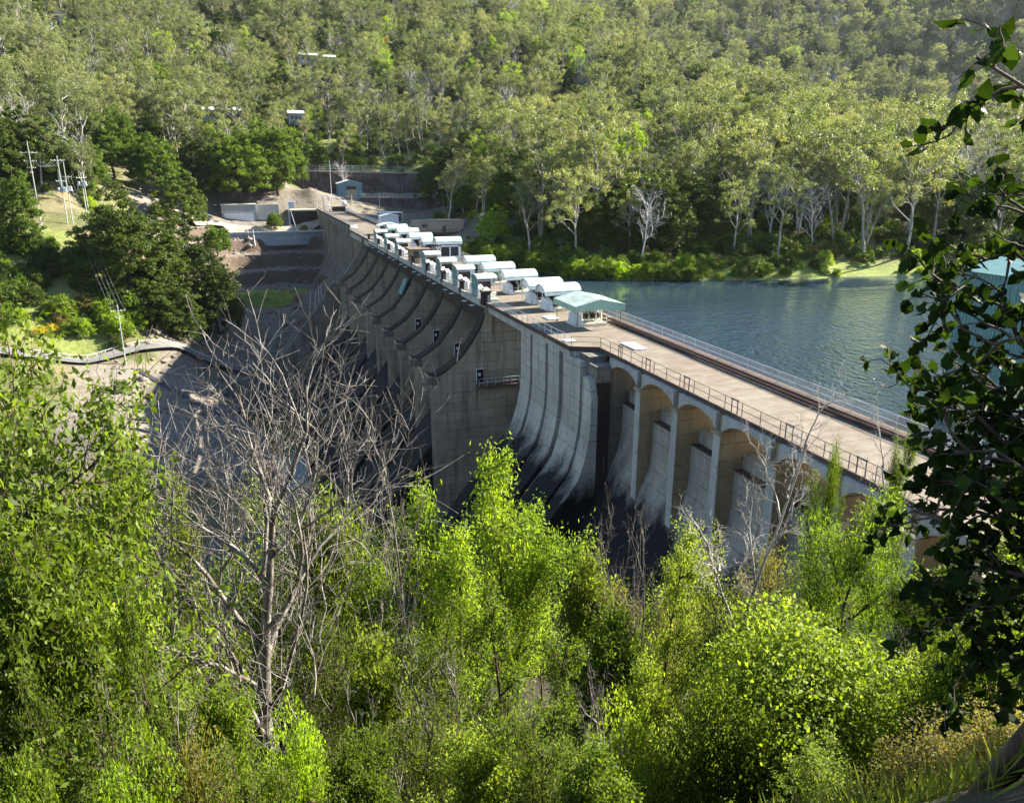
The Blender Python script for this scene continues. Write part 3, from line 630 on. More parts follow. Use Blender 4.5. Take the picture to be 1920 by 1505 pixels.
for x in (0.1, Wc - .1):
    for y in (0, Lc):
        m = MB(); m.tube([(x, y, 0), (x, y, he)], .06, 6); m.box(x - .15, x + .15, y - .15, y + .15, 0, .06); m.build('post', M['raildark'], r)
r = empty('winch', (39.9, 89.8, .004), 'spoked cream winch on a railed bedplate under the green canopy', 'winch'); winch_parts(r, 4.6, 3.2)
m = MB()
for x in np.linspace(0, 4.9, 6): m.tube([(x, -.3, 0), (x, -.3, 1.1)], .03, 5)
for y in np.linspace(-.3, 3.6, 4): m.tube([(4.9, y, 0), (4.9, y, 1.1)], .03, 5)
for z in (.6, 1.1): m.tube([(0, -.3, z), (4.9, -.3, z)], .03, 5); m.tube([(4.9, -.3, z), (4.9, 3.6, z)], .03, 5)
m.build('guard_rail', M['cream'], r)
m = MB(); m.tube([(4.3, 1.2, .3), (4.3, 1.2, 2.1)], .05, 5); m.disc((4.3, 1.0, 2.05), .3, (0, 1, .3), .08); m.build('dial', M['white'], r)

# downstream row
def small_shelter(loc, label):
    r = empty('gate_hoist_shelter', loc, label, 'hoist shelter', 'teal ended gate hoist shelters along the downstream edge')
    W, L, hs = 2.9, 3.1, 3.05
    arc = [(L * .5 - (L * .5 + .1) * math.cos(math.pi * k / 8), hs + .55 * math.sin(math.pi * k / 8)) for k in range(9)]
    m = MB(); m.prism_x(arc + [(y * .97 + .04, z - .06) for y, z in arc[::-1]], -.15, W + .2); m.build('roof', M['roof'], r)
    m = MB(); m.prism_x([(L + .05, .35), (-.05, .35), (-.05, hs)] + arc[1:-1] + [(L + .05, hs)], -.08, -.02); m.build('end_wall', M['teal'], r)
    m = MB()
    for y in (0, L):
        m.tube([(W, y, 0), (W, y, hs)], .05, 5); m.tube([(0, y, 0), (0, y, hs)], .05, 5); m.tube([(0, y, hs - .35), (W, y, hs - .35)], .04, 5)
    m.build('frame', M['rail'], r)
    for dy in (-2.3, .9, 4.1):
        m = MB(); n = 8; c = dy + .45; arcp = [(c - .95 * math.cos(math.pi * k / n), 1.15 + .85 * math.sin(math.pi * k / n)) for k in range(n + 1)]
        m.prism_x([(c - .95, .02)] + arcp + [(c + .95, .02)], .25, 1.0); m.build('gear_case', M['white'], r, .03)
        m = MB(); m.tube([(1.0, c, .95), (2.3, c, .95)], .32, 10); m.box(.2, 2.5, c - .9, c + .9, .0, .25); m.build('drum', M['cream'], r)
    m = MB()
    for y in np.linspace(-2.7, 5.4, 9): m.tube([(-.1, y, 0), (-.1, y, 1.15)], .03, 4)
    for z in (.6, 1.15): m.tube([(-.1, -2.7, z), (-.1, 5.4, z)], .028, 4)
    m.build('guard_rail', M['rail'], r)
    m = MB(); m.box(.9, W - .1, L * .7, L - .1, .3, hs - .5); m.build('control_cabinet', M['black'], r)  # dark block standing for the shade under the small roof
    m = MB(); m.box(.6, 2.2, .6, 2.4, .0, 1.2); m.box(.9, 1.6, -.4, 3.4, .9, 1.15); m.build('gearbox', M['machine'], r, .04)
    return r
dls = [(114.4, 'teal ended hoist shelter nearest the brown end post'), (125.9, 'teal ended hoist shelter second from the brown end post'), (137.4, 'teal ended hoist shelter third from the brown end post'), (149.2, 'teal ended hoist shelter next to the brown roofed lookout on its near side'),
       (176.4, 'teal ended hoist shelter just beyond the brown roofed lookout'), (189.8, 'teal ended hoist shelter second beyond the lookout'), (204.4, 'farthest teal ended hoist shelter on the downstream edge')]
for y, lab in dls: small_shelter((34.65, y + .6, .004), lab)
r = empty('lookout_hut', (34.6, 161.6, .004), 'concrete lookout hut with a flat brown roof and corner windows over the spillway', 'hut')
m = MB(); m.box(0, 3.4, 0, 4.2, -.9, 1.1); m.box(0, .3, 0, .3, 1.1, 2.5); m.box(3.1, 3.4, 0, .3, 1.1, 2.5); m.box(0, .3, 3.9, 4.2, 1.1, 2.5); m.box(0, 3.4, 0, 4.2, 2.5, 2.75); m.build('wall', M['pier'], r)
m = MB(); m.box(-.6, 4.0, -.7, 4.8, 2.75, 3.0); m.build('roof', M['brownroof'], r)
m = MB(); m.box(.3, 3.1, .1, .16, 1.1, 2.5); m.box(.1, .16, .3, 3.9, 1.1, 2.5); w_ = m.build('window', M['glass'], r)
m = MB(); m.box(1.6, 1.7, .04, .12, 1.1, 2.5); m.build('frame', M['rail'], w_)

# intake crane tower at the near end, upstream
r = empty('intake_tower', (79.6, 62, -10.4), 'teal clad intake tower standing in the lake behind the foliage', 'tower')
m = MB(); m.box(0, 9, 0, 7, 5.6, 18.6); 
for k in range(19): m.box(-.06 + k * .49, .06 + k * .49, -.07, 0, 5.6, 18.6)
for k in range(15): m.box(-.07, 0, k * .49, .12 + k * .49, 5.6, 18.6)
m.build('wall', M['tealtower'], r)
m = MB(); m.prism_y([(-.5, 18.6), (4.5, 20), (9.5, 18.6)], -.4, 7.4); m.build('roof', M['tealtower'], r)
for x in (.3, 8.1):
    for y in (.3, 6.1): m = MB(); m.box(x, x + .6, y, y + .6, -8, 5.6); m.build('leg', M['machine'], r)
m = MB(); m.box(-.4, 9.4, -.4, 7.4, 5.2, 5.6); m.build('platform', M['rail'], r)

# ------------------------------------------------------------------ far end of the dam and its yard
r = empty('boom_hoist', (42.5, 352, .004), 'pale pipe framed hoist with long arms parked across the far end of the deck', 'hoist')
m = MB(); m.box(-1.2, 4.2, -1.5, 3.5, .3, 2.0); m.build('chassis', M['black'], r)
m = MB()
for x in (-4.4, -2.2): m.tube([(x, 1, 0), (x - .6, 1, 7.0)], .22, 6)
m.tube([(-5.2, 1, 6.9), (1.5, 1, 5.6)], .18, 6); m.tube([(1.5, 1, 5.6), (4.6, 0, 2.6)], .2, 6); m.tube([(-4.4, 1, 2), (0, 0, 2)], .15, 6); m.tube([(-1.5, 1, 6.2), (3.6, 0, 2.2)], .14, 6)
m.build('arm', M['machine'], r)
m = MB(); m.disc((4.2, .5, 3.4), 1.3, (1, .3, .4), 1.2, 14); m.build('drum', M['white'], r, .1)
m = MB(); m.box(3.6, 5.2, -5.2, -5.0, 0, 1.6); m.box(3.6, 5.2, -5.3, -5.2, 1.6, 1.75); m.build('barrier', M['white'], r)
def pole(loc, h, label, arms=(), extra=None, mat='pole', r0=.19, group=None):
    r = empty('power_pole', loc, label, 'power pole', group)
    m = MB(); m.tube([(0, 0, -.8), (0, 0, h)], [r0, r0 * .65], 8); m.build('post', M[mat], r)
    for (z, L, az) in arms:
        c, s = math.cos(az) * L / 2, math.sin(az) * L / 2
        m = MB(); m.tube([(-c, -s, z), (c, s, z)], .09, 4); ar = m.build('crossarm', M[mat], r)
        for q in (-.95, -.4, .4, .95):
            mm = MB(); mm.tube([(c * q, s * q, z + .05), (c * q, s * q, z + .38)], [.09, .05], 6); mm.build('insulator', M['machine'], ar)
    if extra: extra(r)
    return r
def transformer(r):
    m = MB(); m.box(-1.6, 1.6, -.4, .4, 10.6, 10.8); m.build('platform', M['rail'], r)
    m = MB(); m.box(.3, 1.3, -.45, .45, 10.8, 12.1); m.build('transformer', M['machine'], r); m = MB(); m.tube([(-.9, 0, 10.8), (-.9, 0, 12.0)], .4, 8); m.build('transformer', M['machine'], r)
def P3(px, py, Y):
    x, y, z = atY(px, py, Y); return (x, y, Hs(x, y))
pb = P3(237, 690, 228); p1 = P3(78, 426, 290); p2 = P3(127, 420, 300); p3 = P3(137, 420, 302); p4 = P3(165, 416, 312)
pole(pb, 16.2, 'lone timber power pole standing on the bare lower bench', ((14.6, 3.6, .3), (13.0, 1.6, .3)))
pole(p1, 27, 'tall timber pole with two crossarms at the left end of the pole group', ((23.5, 4.6, .2), (21, 3.4, .2), (19, 2.4, .2)))
pole(p2, 22, 'timber pole on the left of the transformer pair beside the road', ((20.5, 4.2, .5), (14, 3, .5)), transformer)
pole(p3, 20, 'timber pole on the right of the transformer pair beside the road', ((15.2, 3.6, .2),), transformer)
pole(p4, 15, 'short power pole on the right of the group against the big dark tree', ((13.2, 3.8, .8), (11, 2, .8)), transformer)
pc = P3(124, 405, 330); pole(pc, atY(124, 293, 330)[2] - pc[2], 'thick grey concrete mast rising behind the transformer poles', (), None, 'machine', .7)
for n_, (a, b, lab) in enumerate((((p3[0], p3[1], p3[2] + 15.3), (pb[0], pb[1], pb[2] + 14.8), 'thin power lines sagging down to the lone pole on the lower bench'), ((p1[0], p1[1], p1[2] + 23.6), (p2[0], p2[1], p2[2] + 20.6), 'thin power lines between the tall left pole and the transformer pair'))):
    m = MB()
    for o_ in (-1.5, -.5, .5, 1.5):
        pts = []
        for k in range(15):
            t = k / 14; pts.append((a[0] + (b[0] - a[0]) * t + o_, a[1] + (b[1] - a[1]) * t + o_ * .3, a[2] + (b[2] - a[2]) * t - 3.0 * math.sin(math.pi * t)))
        m.tube(pts, .013, 4)
    o = m.build('power_line', M['rail']); tag(o, lab, 'power line')
# poles at the far abutment
def light_post(px, py, Y, h, label, cab=False):
    b = P3(px, py, Y); r = empty('lattice_post' if cab else 'lamp_post', b, label, 'post')
    m = MB(); m.tube([(0, 0, -1), (0, 0, h)], [.16, .09], 6); m.build('post', M['rail'], r)
    if cab:
        m = MB(); m.tube([(-.6, 0, -1), (-.3, 0, h * .7)], .12, 5); m.tube([(3.4, 0, -1), (.3, 0, h * .68)], .14, 5); m.box(-.2, 2.0, -.5, .5, h * .7, h * .86); m.build('cabinet', M['machine'], r)
    return r
light_post(545, 425, 367, 17.5, 'angled braced steel post carrying a blue grey box beside the car', True)
light_post(596, 400, 378, 14, 'white post at the downstream corner of the far deck end')
light_post(713, 410, 335, 11, 'grey lamp post on the grass below the lower retaining wall')
light_post(622, 372, 405, 16, 'white flagpole like post in front of the stained retaining wall')
light_post(661, 402, 372, 9, 'thin post with a white barrier at the far end of the upstream railing')
# road, wall under it, guard rail
drape('access_road', [(-24, 362), (-8, 368), (10, 369), (30, 371), (40, 378)], 9, M['gravel'], label='pale dirt road past the block wall')
def slabline(name, pts, th, zb, zt, mat, label, cat, part=None):
    r = empty(name, (pts[0][0], pts[0][1], zb), label, cat); o = (pts[0][0], pts[0][1], zb); m = MB(o)
    for (x0, y0), (x1, y1) in zip(pts[:-1], pts[1:]):
        d = Vector((x1 - x0, y1 - y0, 0)).normalized(); n = Vector((-d.y, d.x, 0)) * th / 2
        q = [Vector((x0, y0, 0)) - n, Vector((x1, y1, 0)) - n, Vector((x1, y1, 0)) + n, Vector((x0, y0, 0)) + n]
        m.add([(p.x, p.y, zb) for p in q] + [(p.x, p.y, zt) for p in q], [(0, 3, 2, 1), (4, 5, 6, 7), (0, 1, 5, 4), (1, 2, 6, 5), (2, 3, 7, 6), (3, 0, 4, 7)])
    m.build(part or 'wall', mat, r)
    return r, o
rw, o = slabline('road_retaining_wall', [(-14, 361.5), (7, 361.8), (26, 362), (38, 365)], .8, -14.5, -8.9, M['blockwall'], 'curved grey concrete wall holding up the road beside the far end of the dam', 'retaining wall')
m = MB(o); m.box(-14, 26, 361.0, 361.9, -8.9, -8.3); m.box(26, 38, 361.3, 362.2, -8.9, -8.3); m.build('coping', M['whitewash'], rw)
m = MB(o)
for k in range(22): m.tube([(-13.5 + k * 2.3, 361.5, -8.3), (-13.5 + k * 2.3, 361.5, -7.2)], .05, 4)
for z in (-7.7, -7.2): m.tube([(-13.5, 361.5, z), (35, 361.5, z)], .04, 4)
m.build('railing', M['raildark'], rw)
r = empty('stairway', (8, 361, -14), 'short white railed ladder stair down the road retaining wall', 'stairway')
m = MB((8, 361, -14)); [m.tube([(x, 361.0, -7.4), (x, 361.0, -9), (x + .3, 359.0, -14)], .12, 5) for x in (6.0, 8.2)]; m.build('handrail', M['white'], r)
m = MB((8, 361, -14)); [m.box(6.1 + .03 * k, 8.1 + .03 * k, 360.8 - .2 * k, 361.0 - .2 * k, -9.2 - .5 * k, -9.1 - .5 * k) for k in range(10)]; m.build('tread', M['rail'], r)
# block wall compound
r = empty('block_building', (-3, 378, -5.5), 'low flat grey block building with a sunlit white end wall above the road', 'building')
m = MB((-3, 378, -5.5)); m.box(-4, 10.4, 378, 398, -6.5, 2.2); m.build('wall', M['blockwall'], r)
m = MB((-3, 378, -5.5)); m.box(-4.4, 10.8, 377.6, 398.4, 2.2, 2.5); m.box(-4.2, 10.5, 377.8, 378.0, -.9, -.5); m.build('roof', M['whitewash'], r)
m = MB((-3, 378, -5.5)); m.box(10.45, 20.5, 379.2, 380.0, -6.5, 2.2); m.build('end_wall', M['whitewash'], r)
m = MB((-3, 378, -5.5)); m.box(-3.0, 9.4, 377.75, 378.0, -5.2, -1.2); m.build('panel_row', M['machine'], r)
# embankment & retaining walls behind
def retain(name, x0, x1, y0, y1, zb0, zb1, zt0, zt1, mat, label):
    r = empty(name, (x0, y0, min(zb0, zb1)), label, 'retaining wall'); o = (x0, y0, min(zb0, zb1))
    m = MB(o); m.add([(x0, y0, zb0), (x1, y1, zb1), (x1, y1 + 3, zb1), (x0, y0 + 3, zb0), (x0, y0 + .8, zt0), (x1, y1 + .8, zt1), (x1, y1 + 3, zt1), (x0, y0 + 3, zt0)], [(0, 3, 2, 1), (4, 5, 6, 7), (0, 1, 5, 4), (1, 2, 6, 5), (2, 3, 7, 6), (3, 0, 4, 7)])
    m.build('wall', mat, r)
    m = MB(o); m.add([(x0, y0 + .4, zt0), (x1, y1 + .4, zt1), (x1, y1 + 3.4, zt1), (x0, y0 + 3.4, zt0), (x0, y0 + .4, zt0 + .5), (x1, y1 + .4, zt1 + .5), (x1, y1 + 3.4, zt1 + .5), (x0, y0 + 3.4, zt0 + .5)], [(0, 3, 2, 1), (4, 5, 6, 7), (0, 1, 5, 4), (1, 2, 6, 5), (2, 3, 7, 6), (3, 0, 4, 7)])
    m.build('coping', M['gravel'], r); return r, o
r = empty('underpass', (31, 377, -8), 'dark portal under the tan embankment at the far end of the dam', 'underpass')
m = MB((31, 377, -8)); m.box(25, 37.2, 377, 386, -12, -1.0); m.build('wall', M['stain'], r)
m = MB((31, 377, -8)); m.box(24.6, 37.3, 376.6, 386.4, -1.0, -.3); m.build('lintel', M['gravel'], r)
m = MB((31, 377, -8)); m.prism_y([(27, -9), (36, -9), (36, -4.2), (33.8, -2.6), (29.2, -2.6), (27, -4.2)], 376.7, 376.98); m.build('opening', M['black'], r)  # black sheet paints the darkness inside the portal
retain('upper_retaining_wall', 33, 104, 425, 425, 2, 1, 16.0, 14.4, M['wallstain'], 'tall rusty black stained retaining wall cut into the hill behind the dam')
rl, o = retain('lower_retaining_wall', 62, 103, 405, 404, -6, -8, 3.4, 2.6, M['wallstain'], 'lower grey stained retaining wall behind the sheds')
m = MB(o)
for k in range(19): m.tube([(62 + k * 2.25, 405, 3.6), (62 + k * 2.25, 405, 5.4)], .06, 4)
for z in (4.6, 5.4): m.tube([(62, 405, z), (102.5, 404.6, z - .6)], .05, 4)
m.build('railing', M['rail'], rl)
r = empty('hilltop_fence', (36, 431, 16), 'wire fence with grey posts along the top of the tall stained wall', 'fence')
m = MB((36, 431, 16)); [m.tube([(34 + k * 5.6, 431, 14), (34 + k * 5.6, 431, 19.4 - k * .12)], .12, 5) for k in range(13)]; m.build('post', M['rail'], r)
m = MB((36, 431, 16)); [m.tube([(34, 431, 16.6 + q), (101, 431, 15.4 + q)], .05, 4) for q in (0, .9, 1.8, 2.6)]; m.build('wire', M['rail'], r)
def gshed(name, x, y, z, W, L, hw, hr, wall, roof, label, cat, door=None):
    r = empty(name, (x, y, z), label, cat)
    m = MB(); m.prism_y([(0, -1.5), (W, -1.5), (W, hw), (W / 2, hw + hr), (0, hw)], 0, L); m.build('wall', wall, r)
    m = MB(); e = .35; m.prism_y([(-e, hw - .05), (W / 2, hw + hr + .12), (W + e, hw - .05), (W + e, hw + .1), (W / 2, hw + hr + .28), (-e, hw + .1)], -.4, L + .4); m.build('roof', roof, r)
    if door: m = MB(); m.box(door[0], door[1], -.08, -.01, 0, door[2]); m.build('door', M['beige'], r); m = MB(); m.box(door[0], door[1], -.14, -.09, door[2] - 1.6, door[2]); m.build('window', M['rust'], r)
    return r
gshed('workshop_shed', 51.9, 414, 3.9, 12.2, 9, 6.2, 1.5, M['bluewall'], M['white'], 'blue grey workshop with a brown roller door below the stained wall', 'shed', (4, 9.2, 4.9))
r = gshed('site_office', 62.8, 289, -4.6, 19, 5, 4.2, .05, M['beige'], M['gravel'], 'long beige demountable office with a dark veranda by the sheds', 'building')
m = MB(); m.box(1.5, 18.5, -2.3, -.1, -.2, .1); [m.box(1.5 + k * 2.8, 1.65 + k * 2.8, -2.3, -2.15, .1, 1.6) for k in range(7)]; m.box(1.5, 18.5, -2.3, -2.2, .9, 1.0); m.build('veranda', M['brownroof'], r)
m = MB(); m.box(3, 5.2, -.06, 0, 1.8, 3.2); m.box(11, 12.2, -.06, 0, .1, 2.4); m.build('window', M['brownroof'], r)
gshed('white_shed', 52.8, 299, -2.6, 6.5, 7, 3.6, .5, M['white'], M['white'], 'small white sheet metal shed next to the upstream railing', 'shed')
r = empty('carport', (58.5, 330, -4), 'dark open carport with a thin white roof edge behind the white shed', 'carport')
m = MB(); m.box(-1, 9, 0, 6, 4.2, 4.5); m.build('roof', M['white'], r); m = MB(); [m.box(x, x + .2, 0, .2, -1, 4.2) for x in (0, 3, 6.6, 8.6)]; m.build('post', M['rail'], r); m = MB(); m.box(-.8, 8.8, 4, 5.8, -1, 4.1); m.build('wall', M['brownroof'], r)
# houses in the trees
for (px, py, Y, w, lab) in ((562, 95, 560, 11, 'pale roofed house half hidden in trees high on the hillside'), (608, 99, 566, 7, 'small white roofed outbuilding beside the hilltop house'), (378, 196, 468, 24, 'long grey house with a white roof among trees above the dark grove'), (540, 203, 470, 8, 'low grey shed among trees near the yellow bush')):
    x, y, z = atY(px, py, Y); gz = z - 5.2; r = empty('house', (x, y, gz - 1.5), lab, 'house')
    m = MB(); m.prism_x([(0, -2), (9, -2), (9, 4.2), (4.5, 5.6), (0, 4.2)], 0, w); m.build('wall', M['blockwall'], r)
    m = MB(); m.prism_x([(-.7, 4.05), (4.5, 5.75), (9.7, 4.05), (9.7, 4.2), (4.5, 5.95), (-.7, 4.2)], -.5, w + .5); m.build('roof', M['white'], r)
    m = MB(); [m.box(w * q, w * q + 1.6, -.06, 0, 1.2, 2.8) for q in (.12, .4, .7)]; m.build('window', M['glass'], r)
# parked utility vehicle by the wall
cz = Hs(14, 366) + .45
r = empty('utility_truck', (9.5, 364.6, cz), 'silver utility truck with a dark covered tray parked beside the road wall', 'truck')
m = MB(); m.prism_y([(4.6, .4), (10.2, .4), (10.3, 1.15), (8.6, 1.35), (7.6, 2.15), (5.6, 2.2), (4.6, 1.3)], 0, 1.9); m.build('body', M['carsilver'], r, .05)
m = MB(); m.prism_y([(0, .5), (4.6, .5), (4.6, 1.9), (.2, 1.8)], 0, 1.9); m.build('tray', M['cardark'], r, .05)
m = MB(); m.prism_y([(5.8, 1.4), (8.2, 1.4), (7.5, 2.05), (5.9, 2.05)], -.03, 1.93); m.build('window', M['glass'], r)
for x in (1.6, 8.6):
    for y in (0.05, 1.85):
        m = MB(); m.disc((x, y, .42), .42, (0, 1, 0), .28, 14); w_ = m.build('wheel', M['tyre'], r); m = MB(); m.disc((x, y, .42), .22, (0, 1, 0), .32, 10); m.build('rim', M['machine'], w_)
# lower bench: road, kerb rail, drain
drape('lower_road', [(-70, 222), (-52, 224), (-40, 227), (-28, 236), (-10, 246), (6, 256)], 4.0, M['asphalt'], label='grey sealed road along the foot of the far bank')
r = empty('guard_rail', (-45, 224, Hs(-45, 224)), 'low steel guard rail beside the lower road', 'guard rail')
m = MB(r.location); pts = [(-52, 226), (-40, 229.5), (-28, 238.5), (-10, 248.5), (4, 257)]
tops = []
for (x0, y0), (x1, y1) in zip(pts[:-1], pts[1:]):
    for k in range(6):
        x, y = x0 + (x1 - x0) * k / 6, y0 + (y1 - y0) * k / 6; z = Hs(x, y); m.tube([(x, y, z - .3), (x, y, z + 1.2)], .1, 4); tops.append((x, y, z + 1.05))
m.tube(tops, .09, 4); m.build('rail', M['rail'], r)
drape('drain', [(-28, 226), (-16, 215), (-6, 204)], 1.6, M['cardark'], lift=.0, label='dark lined drain across the bare bench')
r = empty('platform_stair', (25, 252, -34), 'railed steel stair and walkway at the toe of the far training wall', 'stairway')
m = MB((25, 252, -34)); [m.tube([(22 + q, 262, -20), (20 + q, 254, -30), (18 + q, 250, -30)], .1, 5) for q in (0, 1.6)]; m.build('handrail', M['rail'], r)
m = MB((25, 252, -34)); m.box(8, 20, 248, 250, -30.3, -30.1); [m.box(20.0, 23.5, 254.0 + k * .8, 254.4 + k * .8, -29.9 + k, -29.8 + k) for k in range(10)]; m.build('tread', M['raildark'], r)
# broken rock on the bench and the abutment, too many to count
rk = np.random.RandomState(44); nR = 2600; rx = rk.uniform(-34, 34, nR); ry = rk.uniform(196, 362, nR)
kk = (rx > -34 + .12 * (ry - 230)) & ((rk.rand(nR) < .35) | (fnoise(rx, ry, 18, 3) > .15)) & (rx < 36) & ~((rx > 20) & (ry < 262)); rx, ry = rx[kk], ry[kk]; rz = H(rx, ry); nR = len(rx)
ic = np.array([(0, 0, 1), (1, 0, .1), (.3, .95, 0), (-.8, .6, .1), (-.8, -.6, 0), (.3, -.95, .1), (0, 0, -1)]); sz = (.25 + rk.rand(nR) ** 4 * 1.5)[:, None, None]
RV = ic[None] * sz * rk.uniform(.55, 1.3, (nR, 7, 3)) * np.array([1.2, 1, .7]) + np.stack([rx, ry, rz], 1)[:, None]
rf = []; base_i = np.arange(nR)[:, None] * 7
for k in range(5): rf += [base_i + np.array([(0, 1 + k, 1 + (k + 1) % 5)]), base_i + np.array([(6, 1 + (k + 1) % 5, 1 + k)])]
rock = link('rock_rubble', mesh_quads('rock_rubble', RV.reshape(-1, 3), np.concatenate(rf), m_plain('grey_brown_rock', (.24, .20, .165), .95, 0, .5, .8))); tag(rock, 'broken rock and rubble on the bench and abutment slopes', kind='stuff')
drape('hill_road', [(105, 322), (122, 330), (140, 338), (158, 345)], 4, M['gravel'], label='pale dirt track crossing the hillside clearing')
# ------------------------------------------------------------------ plants: generators
def unit(v): return v / (np.linalg.norm(v, axis=-1, keepdims=True) + 1e-9)
def walk(r, p0, d0, L, k, wig, up=0.0, grav=0.0):
    """N branches as polylines of k segments; wig jitters, up pulls to the sky, grav bends the end down"""
    N = len(p0); P = np.empty((N, k + 1, 3)); P[:, 0] = p0; d = unit(d0)
    for i in range(k):
        d = unit(d + wig * r.normal(size=(N, 3)) + np.array([0, 0, up - grav * (i / k)]))
        P[:, i + 1] = P[:, i] + d * (L / k)[:, None]
    return P
def spawn(r, P, n, t0, t1, ang, Lpar, lf, lj=.25, shape=None):
    """n children on each polyline"""
    N, k1, _ = P.shape; k = k1 - 1
    t = t0 + (t1 - t0) * (np.arange(n)[None] + r.uniform(0, 1, (N, n))) / n
    f = t * k; i = np.clip(f.astype(int), 0, k - 1); u = (f - i)[..., None]
    I = np.arange(N)[:, None]; A = P[I, i]; B = P[I, i + 1]; pos = A + (B - A) * u; d = unit(B - A)
    az = (np.arange(n)[None] * 2.4 + r.uniform(0, 6.28, (N, 1)) + r.normal(0, .4, (N, n)))
    ref = np.where(np.abs(d[..., 2:3]) > .9, np.array([1.0, 0, 0]), np.array([0, 0, 1.0]))
    a = unit(np.cross(d, ref)); b = np.cross(d, a)
    th = ang * (1 + r.uniform(-.25, .25, (N, n)))[..., None]
    nd = d * np.cos(th) + (a * np.cos(az)[..., None] + b * np.sin(az)[..., None]) * np.sin(th)
    L = Lpar[:, None] * lf * (1 + r.uniform(-lj, lj, (N, n)))
    if shape is not None: L = L * shape(t)
    return pos.reshape(-1, 3), nd.reshape(-1, 3), L.reshape(-1), t.reshape(-1)
def tubes(P, R0, R1, m=5):
    N, k1, _ = P.shape
    T = np.gradient(P, axis=1); T = unit(T); ref = np.where(np.abs(T[..., 2:3]) > .9, np.array([1.0, 0, 0]), np.array([0, 0, 1.0]))
    A = unit(np.cross(T, ref)); B = np.cross(T, A)
    rad = R0[:, None] + (R1 - R0)[:, None] * np.linspace(0, 1, k1)[None]
    th = np.arange(m) * 2 * math.pi / m
    V = P[:, :, None] + (A[:, :, None] * np.cos(th)[None, None, :, None] + B[:, :, None] * np.sin(th)[None, None, :, None]) * rad[:, :, None, None]
    ii = np.arange(N * k1 * m).reshape(N, k1, m); nx_ = np.roll(ii, -1, axis=2)
    Fq = np.stack([ii[:, :-1], nx_[:, :-1], nx_[:, 1:], ii[:, 1:]], -1).reshape(-1, 4)
    return V.reshape(-1, 3), Fq
def merge(parts):
    V = []; Fq = []; b = 0
    for v, f in parts: V.append(v); Fq.append(f + b); b += len(v)
    return np.concatenate(V), np.concatenate(Fq)
def leaves(r, P, D, L, W, fold=.25, N=None):
    """diamond leaves, folded along the midrib; P base, D direction"""
    n = len(P); D = unit(D); q = unit(np.cross(D, r.normal(size=(n, 3)) if N is None else N)); nn = np.cross(D, q)
    L = L * (1 + r.uniform(-.3, .3, n)) if np.ndim(L) == 0 else L; L = L[:, None]; W_ = L * W
    mid = P + D * L * .45 + nn * W_ * fold
    V = np.stack([P, mid + q * W_ * .5, P + D * L, mid - q * W_ * .5], 1)
    return V.reshape(-1, 3), np.arange(n * 4).reshape(n, 4)
def clump_leaves(r, C, rad, per, L, W, droop=0.0, flat=.8, outward=.6):
    n = len(C); per = int(per); o = unit(r.normal(size=(n, per, 3))) * (r.uniform(.15, 1, (n, per, 1)) ** .6) * rad[:, None, None] * np.array([1, 1, flat])
    P = (C[:, None] + o).reshape(-1, 3); D = unit(unit(o.reshape(-1, 3)) * outward * .5 + r.normal(size=(n * per, 3)) * .8 + np.array([0, 0, -droop]))
    N = unit(unit(o.reshape(-1, 3)) + np.array([0, 0, .45])) + r.normal(size=(n * per, 3)) * .42
    return leaves(r, P, D, L, W, .25, N)
def meshes(name, wood, leaf, bark, lmat):
    vw, fw = merge(wood); mw = mesh_quads(name + '_trunk', vw, fw, bark, True)
    if leaf is None: return mw, None
    vl, fl = merge(leaf); return mw, mesh_quads(name + '_crown', vl, fl, lmat)

def far_gum(seed, Hh=24.0, bark='bark_pale', leaf='leaf_gum', narrow=1.0, dens=1.0):
    r = np.random.RandomState(seed)
    t0 = np.array([[0, 0, -1.0]]); P0 = walk(r, t0, np.array([[r.normal(0, .06), r.normal(0, .06), 1]]), np.array([Hh * .93]), 10, .07, .05)
    n1 = 11; p, d, L, t = spawn(r, P0, n1, .42, .99, .75, np.array([Hh]), .27 * narrow, .2, lambda t: 1.15 - .75 * np.maximum(t - .5, 0))
    P1 = walk(r, p, d, L, 4, .16, .14); p2, d2, L2, _ = spawn(r, P1, 4, .35, 1.0, .7, L, .5)
    P2 = walk(r, p2, d2, L2, 3, .2, .08)
    C = np.concatenate([P2[:, -1], P1[:, -1]]); C = C + r.normal(0, .2, C.shape)
    lf = [clump_leaves(r, C, r.uniform(.7, 1.75, len(C)) * Hh / 24, 85 * dens, .50, .42, .6, .75)]
    wd = [tubes(P0, np.array([Hh * .016]), np.array([Hh * .005]), 7), tubes(P1, np.full(len(P1), Hh * .0062), np.full(len(P1), .04), 5), tubes(P2, np.full(len(P2), .06), np.full(len(P2), .02), 3)]
    return meshes('gum', wd, lf, M[bark], M[leaf])
